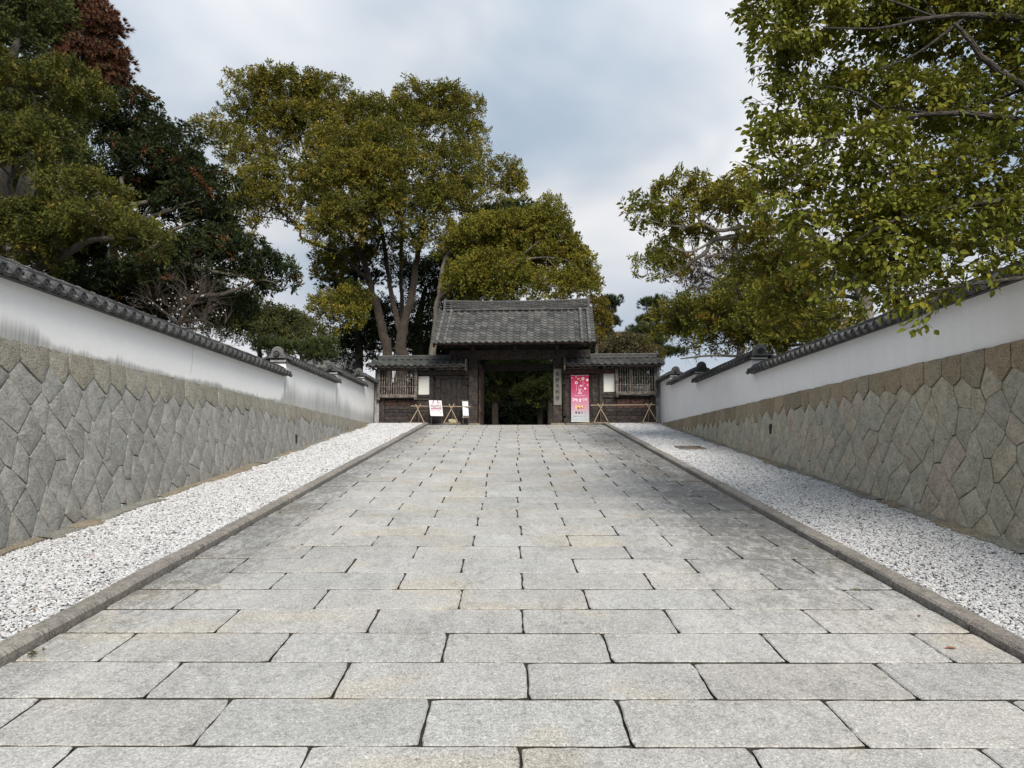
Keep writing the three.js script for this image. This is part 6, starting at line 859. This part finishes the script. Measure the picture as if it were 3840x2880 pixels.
function makeTree(key, o) {
  const D = TREES[key], r = rng(o.seed ?? 1), base = D.limbs[0][0], t = thing(o.name, o.label, o.category ?? 'tree', [base[0], LEVEL - 0.02, base[2]], o.group);
  const all = [];
  D.limbs.forEach((L, k) => {
    const p = smooth(L, 4).map((q, i, a) => { const w = i && i < a.length - 1 ? q[3] * 0.5 : 0; return [q[0] + (r() - 0.5) * w, q[1] + (r() - 0.5) * w, q[2] + (r() - 0.5) * w, q[3] * (0.93 + 0.14 * r())]; });
    if (L[0][1] < LEVEL) p[0][3] *= 1.25; all.push(...p.map((q) => [...q]));
    new MB().tube(p, 10).build(L[0][1] < LEVEL ? 'trunk' : 'limb', o.bark, t);
  });
  // leafy or bare branches out to each clump of the crown
  const br = new MB(), insts = o.sprays.map(() => []), V3 = THREE.Vector3, q4 = new THREE.Quaternion(), Z = new V3(0, 0, 1);
  const mg = o.margin ?? (o.sub ?? 0.5) * 0.7;
  for (const c0 of D.crown) {
    const c = [c0[0], c0[1], c0[2], ...c0.slice(3).map((v) => Math.max(v * 0.35, v - mg))];
    const C = new V3(c[0], c[1], c[2]); let best = null, bd = 1e9;
    for (const p of all) { const d = Math.hypot(p[0] - C.x, p[1] - C.y, p[2] - C.z) + (p[1] > C.y + c[4] * 0.3 ? 1.5 : 0) + (p[3] < 0.02 ? 0.4 : 0); if (d < bd) { bd = d; best = p; } }
    const rad = Math.min(best[3] * 0.6, (o.branchRad ?? 0.06)), mid = [lerp(best[0], C.x, 0.5) + (r() - 0.5) * 0.3 * bd * 0.4, lerp(best[1], C.y, 0.5) + (r() - 0.35) * 0.3 * bd * 0.4, lerp(best[2], C.z, 0.5) + (r() - 0.5) * 0.2 * bd];
    br.tube(smooth([[best[0], best[1], best[2], rad], [...mid, rad * 0.75], [C.x, C.y - c[4] * 0.2, C.z, rad * 0.45]], 3), 5, false);
    const area = 4 * Math.PI * (c0[3] * c0[4] + c0[3] * c0[5] + c0[4] * c0[5]) / 3, sr = o.sub ?? 0.5, nsub = Math.max(4, Math.round(area / (sr * sr) * (o.subDensity ?? 0.5)));
    const clumpTone = r();
    for (let k = 0; k < nsub; k++) {
      const u = r() * 2 - 1, a = r() * 6.283, w = Math.sqrt(1 - u * u), f = 0.5 + (o.ragged ?? 0.55) * Math.pow(r(), 0.6), dir = new V3(w * Math.cos(a), u, w * Math.sin(a));
      if (dir.y < -0.3 && r() < (o.openBelow ?? 0.45)) continue;
      const S = new V3(C.x + dir.x * c[3] * f, C.y + dir.y * c[4] * f, C.z + dir.z * c[5] * f), R = sr * (0.4 + 1.0 * r() * r() + 0.25 * r()), tone = r() * 0.6 + clumpTone * 0.4;
      if (r() < (o.twigShare ?? 0.5)) br.tube([[C.x + (S.x - C.x) * 0.1, C.y + (S.y - C.y) * 0.1 - c[4] * 0.18, C.z + (S.z - C.z) * 0.1, rad * 0.3], [lerp(C.x, S.x, 0.55) + (r() - 0.5) * 0.2 * sr, lerp(C.y, S.y, 0.55) - 0.08 * sr, lerp(C.z, S.z, 0.55), rad * 0.2], [S.x, S.y, S.z, rad * 0.08]], 3, false);
      const ns = Math.max(2, Math.round((o.perSub ?? 9) * (o.fill ?? 1.35) * R * R / (sr * sr)));
      for (let g = 0; g < ns; g++) {
        const v = new V3(r() * 2 - 1, r() * 2 - 1, r() * 2 - 1); { const l = v.length(); v.multiplyScalar((0.45 + 0.55 * Math.min(1, l)) / l); } if (v.y < -0.25 && r() < 0.6) v.y *= -1; v.multiply(new V3(R, R * (o.flat ?? 0.75), R));
        const P = S.clone().add(v), ax = v.clone().normalize().multiplyScalar(0.6).add(dir.clone().multiplyScalar(0.5)).add(new V3((r() - 0.5) * 0.8, (o.lift ?? 0.1) + (r() - 0.5) * 0.5, (r() - 0.5) * 0.8)).normalize();
        q4.setFromUnitVectors(Z, ax); q4.multiply(new THREE.Quaternion().setFromAxisAngle(Z, o.keepUp ? (r() - 0.5) * 1.2 : r() * 6.283)); const sc = (o.scale ?? 1) * (0.75 + 0.5 * r());
        const col = o.tint(clamp(tone + (r() - 0.5) * 0.35), r); const which = o.pick ? o.pick(r) : Math.floor(r() * o.sprays.length);
        insts[which].push([new THREE.Matrix4().compose(P, q4, new V3(sc, sc, sc)), col]);
      }
    }
  }
  if (br.p.length) br.build('branches', o.bark, t).userData.kind = 'stuff';
  const b = baseOf.get(t), shift = new THREE.Matrix4().makeTranslation(-b[0], -b[1], -b[2]);
  insts.forEach((L, k) => { if (!L.length) return; const im = new THREE.InstancedMesh(o.sprays[k], o.mats?.[k] ?? o.mat ?? LEAF, L.length); im.name = o.sprayNames?.[k] ?? 'crown'; im.userData.kind = 'stuff'; L.forEach(([m, c], i) => { im.setMatrixAt(i, m.premultiply(shift)); im.setColorAt(i, c); }); t.add(im); });
  COUNT += insts.reduce((a, L) => a + L.length, 0); return t;
}
let COUNT = 0;
const mixC = (A, B) => (t) => lin(lerp(A[0], B[0], t), lerp(A[1], B[1], t), lerp(A[2], B[2], t));
const ramp3 = (A, B, C, p = 0.8) => (t, r) => { const x = r(); return x > p ? mixC(B, C)((x - p) / (1 - p))  : mixC(A, B)(t); };
const broad = [1, 2, 3].map((s) => spray({ n: 26, twig: 0.40, len: 0.098, wid: 0.052, seed: s })), broadFine = [4, 5].map((s) => spray({ n: 18, twig: 0.30, len: 0.085, wid: 0.045, seed: s })), oakSpray = [6, 7].map((s) => spray({ n: 20, twig: 0.26, len: 0.075, wid: 0.034, seed: s, droop: 0.4 })), whorl = [8, 9].map((s) => spray({ n: 18, twig: 0.20, len: 0.11, wid: 0.038, seed: s, spread: 1.4, droop: 0.25, branch: 2 }));
const bigLeaf = [11, 12, 13].map((s) => spray({ n: 16, twig: 0.22, len: 0.055, wid: 0.034, seed: s, seg: 3, droop: 0.9, petiole: 0.025, up: 0.9, fold: 0.16 }));
const pineT = [tuft({ n: 34, len: 0.12, wid: 0.006, seed: 3 }), tuft({ n: 30, len: 0.14, wid: 0.006, seed: 4 })], scaleT = [tuft({ n: 40, len: 0.13, wid: 0.016, seed: 5, spread: 1.2 }), tuft({ n: 36, len: 0.15, wid: 0.015, seed: 6, spread: 1.1 })], bareT = [twigs({ seed: 1 }), twigs({ seed: 2, n: 9 })];
const BACK = 'garden trees behind the gatehouse', LEFT = 'trees above the stained wall', RIGHT = 'trees above the clean wall';
makeTree('camphor', { name: 'camphor_tree', label: 'tall spreading camphor tree with golden green crown behind the mossy gate wing', group: BACK, bark: barkMat.brown, sprays: broad, seed: 21, sub: 0.48, subDensity: 0.50, perSub: 13, margin: 0.35, ragged: 0.95, branchRad: 0.07, flat: 0.95, tint: ramp3([0.07, 0.085, 0.012], [0.235, 0.205, 0.028], [0.34, 0.24, 0.04], 0.92), twigShare: 0.6, openBelow: 0.6 });
makeTree('golden', { name: 'golden_tree', label: 'olive gold broadleaf tree reaching over the main gate roof', group: BACK, bark: barkMat.grey, sprays: broad, seed: 22, sub: 0.42, subDensity: 0.5, perSub: 13, margin: 0.3, ragged: 0.9, flat: 0.95, branchRad: 0.05, tint: ramp3([0.105, 0.115, 0.015], [0.225, 0.205, 0.026], [0.30, 0.21, 0.025], 0.93) });
makeTree('yellow', { name: 'yellow_tree', label: 'slim yellow leaved tree at the end of the main gate roof', group: BACK, bark: barkMat.grey, sprays: broadFine, seed: 23, sub: 0.4, subDensity: 0.6, perSub: 14, branchRad: 0.04, tint: ramp3([0.13, 0.11, 0.012], [0.22, 0.16, 0.018], [0.32, 0.21, 0.03]) });
makeTree('dome', { name: 'conifer_tree', label: 'dense dark green domed conifer behind the main gate', group: BACK, bark: barkMat.dark, sprays: scaleT, mat: NEEDLE, seed: 24, sub: 0.8, subDensity: 0.9, perSub: 26, scale: 1.5, branchRad: 0.1, twigShare: 0.2, lift: -0.4, tint: ramp3([0.022, 0.040, 0.014], [0.035, 0.058, 0.018], [0.05, 0.065, 0.018]) });
makeTree('shade', { name: 'evergreen_tree', label: 'dark glossy evergreen tree beside the camphor trunks', group: BACK, bark: barkMat.dark, sprays: broad, seed: 25, sub: 0.8, subDensity: 0.6, perSub: 20, branchRad: 0.06, tint: ramp3([0.018, 0.030, 0.008], [0.035, 0.050, 0.012], [0.14, 0.13, 0.02], 0.95) });
makeTree('sparse', { name: 'tiered_conifer', label: 'thin dark conifer with tiered branches behind the camphor', group: BACK, bark: barkMat.dark, sprays: scaleT, mat: NEEDLE, seed: 26, sub: 0.6, subDensity: 0.4, perSub: 14, scale: 1.3, branchRad: 0.05, tint: ramp3([0.02, 0.03, 0.012], [0.035, 0.045, 0.016], [0.05, 0.05, 0.016]) });
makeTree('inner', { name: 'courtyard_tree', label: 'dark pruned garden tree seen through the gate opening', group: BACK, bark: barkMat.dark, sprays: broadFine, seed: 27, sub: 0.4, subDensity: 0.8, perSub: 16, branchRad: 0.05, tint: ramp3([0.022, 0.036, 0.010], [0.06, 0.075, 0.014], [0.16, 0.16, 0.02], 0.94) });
makeTree('grove', { name: 'added_dark_hedge', label: 'tall black green hedge added behind the gate opening to keep it dark', category: 'hedge', group: BACK, bark: barkMat.dark, sprays: broad, seed: 28, sub: 0.8, subDensity: 0.9, perSub: 22, scale: 1.2, branchRad: 0.05, twigShare: 0.1, tint: ramp3([0.008, 0.014, 0.004], [0.015, 0.024, 0.006], [0.04, 0.05, 0.010], 0.97) });  // added to blacken the opening; its near-black leaf colour stands in for shade
makeTree('darkoak', { name: 'oak_tree', label: 'dark green oak whose crown rises beside the red conifer', group: LEFT, bark: barkMat.dark, sprays: oakSpray, seed: 31, sub: 0.55, subDensity: 0.6, perSub: 26, branchRad: 0.07, scale: 1.3, flat: 0.6, tint: ramp3([0.035, 0.05, 0.012], [0.065, 0.08, 0.018], [0.1, 0.1, 0.02]) });
makeTree('redconifer', { name: 'red_conifer', label: 'tall rust brown conifer above the stained wall', group: LEFT, bark: barkMat.dark, sprays: scaleT, mat: NEEDLE, seed: 32, sub: 0.5, subDensity: 0.75, perSub: 26, scale: 1.0, margin: 0.2, flat: 0.6, branchRad: 0.06, twigShare: 0.3, tint: ramp3([0.075, 0.030, 0.014], [0.15, 0.055, 0.024], [0.06, 0.05, 0.02], 0.88) });
makeTree('darkleaf', { name: 'evergreen_tree', label: 'wide dark evergreen tree with reddish leaf tips and grey limbs over the stained wall', group: LEFT, bark: barkMat.grey, sprays: whorl, seed: 33, sub: 0.6, subDensity: 0.74, ragged: 0.7, perSub: 22, branchRad: 0.05, scale: 1.15, flat: 0.55, twigShare: 0.6, tint: ramp3([0.014, 0.026, 0.007], [0.036, 0.048, 0.011], [0.16, 0.055, 0.018], 0.92) });
makeTree('oak', { name: 'oak_tree', label: 'light green oak in tiers of sprays above the near end of the stained wall', group: LEFT, bark: barkMat.grey, sprays: oakSpray, seed: 34, sub: 0.32, subDensity: 0.68, ragged: 0.7, perSub: 20, branchRad: 0.04, scale: 0.85, flat: 0.45, margin: 0.3, twigShare: 0.6, openBelow: 0.75, tint: ramp3([0.05, 0.062, 0.010], [0.125, 0.125, 0.020], [0.20, 0.155, 0.03], 0.9) });
makeTree('hedge', { name: 'rounded_shrub', label: 'rounded grey green shrub rising behind the stained wall', category: 'shrub', group: LEFT, bark: barkMat.dark, sprays: broadFine, seed: 35, sub: 0.5, subDensity: 0.7, perSub: 20, branchRad: 0.03, tint: ramp3([0.045, 0.058, 0.018], [0.085, 0.09, 0.026], [0.14, 0.125, 0.04]) });
makeTree('lowpine', { name: 'low_pine', label: 'low spreading green pine behind the stepped stained wall', group: LEFT, bark: barkMat.dark, sprays: pineT, mat: NEEDLE, seed: 36, sub: 0.4, subDensity: 0.9, perSub: 24, branchRad: 0.03, lift: 0.9, tint: ramp3([0.035, 0.055, 0.012], [0.065, 0.09, 0.018], [0.1, 0.11, 0.02]) });
const blossom = (() => { const r = rng(4), m = new MB(); for (let f = 0; f < 4; f++) { const c = [(r() - 0.5) * 0.3, (r() - 0.5) * 0.3, r() * 0.3]; for (let k = 0; k < 5; k++) { const a = k * 1.2566, q = 0.021; m.col = [1, 0.98, 0.97]; const p = (w, h) => m.v(c[0] + Math.cos(a + w) * q * h, c[1] + Math.sin(a + w) * q * h, c[2] + (h > 0.6 ? 0.008 : 0)); const i = [m.v(...c), p(-0.5, 0.8), p(0, 1.1), p(0.5, 0.8)]; m.i.push(i[0], i[1], i[2], i[0], i[2], i[3]); } } return m.geo(); })();
makeTree('plum', { name: 'plum_tree', label: 'bare plum tree with white blossoms behind the stained wall', group: LEFT, bark: barkMat.brown, sprays: [...bareT, blossom], mats: [std({ color: lin(0.10, 0.08, 0.07) }), std({ color: lin(0.10, 0.08, 0.07) }), leafMat(0.3, 0.9)], sprayNames: ['twigs', 'twigs', 'blossoms'], pick: (r) => (r() < 0.86 ? (r() < 0.5 ? 0 : 1) : 2), seed: 37, sub: 0.3, subDensity: 0.3, perSub: 3, branchRad: 0.02, scale: 0.8, tint: (t, r) => lin(0.78, 0.76, 0.68) });
makeTree('twiggy', { name: 'bare_tree', label: 'half bare tree of fine reddish twigs behind the pale limbed tree', group: RIGHT, bark: barkMat.grey, sprays: [...bareT, broadFine[0]], mats: [std({ color: lin(0.17, 0.13, 0.11) }), std({ color: lin(0.17, 0.13, 0.11) }), LEAF], sprayNames: ['twigs', 'twigs', 'crown'], pick: (r) => (r() < 0.65 ? (r() < 0.5 ? 0 : 1) : 2), seed: 41, sub: 0.45, subDensity: 0.5, perSub: 7, branchRad: 0.03, tint: (t, r) => lin(0.06 + 0.05 * r(), 0.055, 0.025) });
makeTree('pine1', { name: 'pine_tree', label: 'dark cloud pruned pine at the end of the main gate roof', group: RIGHT, bark: barkMat.dark, sprays: pineT, mat: NEEDLE, seed: 42, sub: 0.34, subDensity: 1.1, perSub: 30, margin: 0.12, flat: 0.6, branchRad: 0.04, lift: 0.9, tint: ramp3([0.016, 0.030, 0.010], [0.032, 0.05, 0.016], [0.05, 0.06, 0.016]) });
makeTree('pine2', { name: 'pine_tree', label: 'green cloud pruned pine above the grey tiled gate wing', group: RIGHT, bark: barkMat.dark, sprays: pineT, mat: NEEDLE, seed: 43, sub: 0.34, subDensity: 1.0, perSub: 28, margin: 0.12, flat: 0.6, branchRad: 0.04, lift: 0.9, tint: ramp3([0.03, 0.048, 0.012], [0.06, 0.078, 0.016], [0.11, 0.11, 0.02]) });
makeTree('bush', { name: 'rounded_shrub', label: 'pinkish brown budding shrub above the grey tiled gate wing', category: 'shrub', group: RIGHT, bark: barkMat.dark, sprays: broadFine, seed: 44, sub: 0.35, subDensity: 0.9, perSub: 16, branchRad: 0.03, tint: ramp3([0.075, 0.07, 0.035], [0.13, 0.11, 0.055], [0.24, 0.16, 0.1]) });
makeTree('bare', { name: 'maple_tree', label: 'low tree of golden leaves and fine bare twigs behind the clean wall', group: RIGHT, bark: barkMat.pale, sprays: [broadFine[0], broadFine[1], ...bareT], mats: [LEAF, LEAF, std({ color: lin(0.2, 0.16, 0.12) }), std({ color: lin(0.2, 0.16, 0.12) })], sprayNames: ['crown', 'crown', 'twigs', 'twigs'], pick: (r) => { const x = r(); return x < 0.4 ? 0 : x < 0.8 ? 1 : x < 0.9 ? 2 : 3; }, seed: 45, sub: 0.45, subDensity: 0.65, perSub: 18, branchRad: 0.04, scale: 1.0, tint: ramp3([0.09, 0.108, 0.013], [0.19, 0.178, 0.02], [0.28, 0.18, 0.025], 0.94) });
makeTree('pale', { name: 'pale_limbed_tree', label: 'tree with thick pale grey limbs reaching out over the clean wall', group: RIGHT, bark: barkMat.pale, sprays: whorl, seed: 46, sub: 0.30, subDensity: 0.36, ragged: 0.8, perSub: 14, branchRad: 0.03, scale: 0.85, flat: 0.6, twigShare: 0.8, openBelow: 0.7, tint: ramp3([0.095, 0.11, 0.013], [0.20, 0.178, 0.022], [0.30, 0.17, 0.025], 0.93) });
makeTree('near', { name: 'broadleaf_tree', label: 'large leaved green tree hanging over the clean wall in front of all others', group: RIGHT, bark: barkMat.dark, sprays: bigLeaf, seed: 47, sub: 0.18, subDensity: 0.28, ragged: 0.8, perSub: 9, branchRad: 0.02, flat: 0.8, lift: -0.05, margin: 0.22, keepUp: true, twigShare: 0.9, openBelow: 0.4, tint: ramp3([0.09, 0.11, 0.012], [0.195, 0.195, 0.023], [0.32, 0.26, 0.032], 0.94) });
console.log('leaf sprays', COUNT);
for (const [x, s, lab, n] of [[-4.72, 8.7, 'small green weed at the foot of the grey stone wall, between footing stones', 5], [-4.78, 14.6, 'small yellowish weed at the foot of the grey stone wall under the drain pipe', 4], [4.70, 9.6, 'small green weed at the foot of the brown stone wall', 4], [-2.93, 4.35, 'tiny green weed in the joint between kerb and paving', 3]]) {
  const t = thing('weed', lab, 'weed', [x, rampY(s) + 0.02, -s], 'weeds in the joints'), r = rng(Math.round(s * 100));
  for (let k = 0; k < n; k++) { const m = new THREE.Mesh(pineT[k % 2], WEED); m.name = 'leaf_tuft'; m.position.set((r() - 0.5) * 0.12, 0, (r() - 0.5) * 0.16); m.rotation.set(-Math.PI / 2 + (r() - 0.5) * 0.8, r() * 6, 0); m.scale.setScalar(0.2 + 0.2 * r()); t.add(m); }
}
{ // the lowest twigs of the near tree: leaves that show one by one
  const t = scene.children.find((o) => o.name === 'broadleaf_tree'), b = baseOf.get(t), r = rng(909), shapes = [0, 1, 2].map((k) => { const m = new MB(); m.col = [1, 1, 1]; leafInto(m, new THREE.Vector3(), new THREE.Vector3(0, 0, 1), new THREE.Vector3(0, 1, 0), 0.052 + 0.01 * k, 0.033 + 0.004 * k, 0.14 + 0.05 * k, 3); return m.geo(); });
  const mats = [[0.13, 0.15, 0.014], [0.19, 0.185, 0.018], [0.10, 0.12, 0.012], [0.26, 0.21, 0.02]].map((c) => { const m = leafMat(0.25, 0.9); m.color = lin(...c); return m; });
  for (const [x, y, z, dx, dy, dz, L] of HANGING) {
    const d = new THREE.Vector3(dx, dy, dz).normalize(), tw = new MB(), pts = []; for (let k = 0; k <= 5; k++) { const u = k / 5; pts.push([x + d.x * L * u, y + d.y * L * u - 0.10 * u * u * L, z + d.z * L * u, lerp(0.006, 0.0018, u)]); } tw.tube(pts, 5, false).build('hanging_twig', barkMat.dark, t);
    const n = Math.round(L / 0.028); for (let k = 0; k < n; k++) { const u = 0.2 + 0.8 * (k + r()) / n, q = [x + d.x * L * u, y + d.y * L * u - 0.10 * u * u * L, z + d.z * L * u], m = new THREE.Mesh(shapes[k % 3], mats[r() < 0.08 ? 3 : Math.floor(r() * 3)]); m.name = 'leaf'; const a = r() * 6.28, dir = new THREE.Vector3(Math.cos(a) * 0.8 + d.x * 0.5, -0.75 - 0.6 * r(), Math.sin(a) * 0.8 + d.z * 0.3).normalize(); m.position.set(q[0] - b[0] + dir.x * 0.02, q[1] - b[1] + dir.y * 0.02, q[2] - b[2] + dir.z * 0.02); m.quaternion.setFromUnitVectors(new THREE.Vector3(0, 0, 1), dir); m.rotateZ((r() - 0.5) * 2); t.add(m); }
  }
}
// ---------------------------------------------------------------- walls and a roof farther back in the garden
{
  const t = thing('garden_wall', 'tile capped garden wall seen through the barred window', 'wall', [6, LEVEL, -31], null, 'thing');
  wood(t, 'plaster', std({ color: lin(0.72, 0.71, 0.69), map: rep(tileNoise, 0.5, 0.5) }), 2.4, 11, LEVEL - 0.02, 4.66, -31.3, -31, 0.01); for (let k = 0; k < 3; k++) wood(t, 'cap_course', tileMat[k], 2.3, 11.1, 4.66 + k * 0.11, 4.765 + k * 0.11, -31.5 + k * 0.06, -30.8 - k * 0.06, 0.02);
  const u = thing('courtyard_wall', 'dark stone and plaster wall seen through the gate opening', 'wall', [0, LEVEL, -41], null, 'thing');
  wood(u, 'stone_base', std({ color: lin(0.36, 0.34, 0.30), map: rockTex, bumpMap: rockTex, bumpScale: 0.02 }), -9, 9, LEVEL - 0.02, 4.75, -41.4, -41, 0.02); wood(u, 'plaster', std({ color: lin(0.72, 0.71, 0.68), map: rep(tileNoise, 0.5, 0.5) }), -9, 9, 4.75, 5.9, -41.4, -41.05, 0.01); wood(u, 'cap', tileMat[2], -9.1, 9.1, 5.9, 6.15, -41.6, -40.85, 0.05);
  const h = thing('house', 'low house with a grey tiled roof behind the trees', 'house', [-16.4, LEVEL, -58]); wood(h, 'wall', std({ color: lin(0.5, 0.5, 0.48) }), -18.2, -14.6, LEVEL - 0.02, 9.5, -64, -58, 0.02);
  const m = new MB(); m.quad([-18.6, 9.2, -57.2], [-14.2, 9.2, -57.2], [-14.2, 11.0, -61], [-18.6, 11.0, -61]).quad([-18.6, 11.0, -61], [-14.2, 11.0, -61], [-14.2, 9.2, -64.8], [-18.6, 9.2, -64.8]).quad([-18.6, 9.05, -57.2], [-14.2, 9.05, -57.2], [-14.2, 9.2, -57.2], [-18.6, 9.2, -57.2]); m.tri([-14.2, 9.2, -57.2], [-14.2, 9.2, -64.8], [-14.2, 11, -61]); m.build('roof', gateTile[0], h);
  for (const x of [-17.8, -16.2]) wood(h, 'window', std({ color: lin(0.05, 0.06, 0.07), roughness: 0.2 }), x, x + 1.2, 6.6, 7.9, -58.0, -57.95, 0);
}

scene.traverse((o) => { if (o.isMesh) { o.castShadow = true; o.receiveShadow = true; } });
renderer.render(scene, camera);
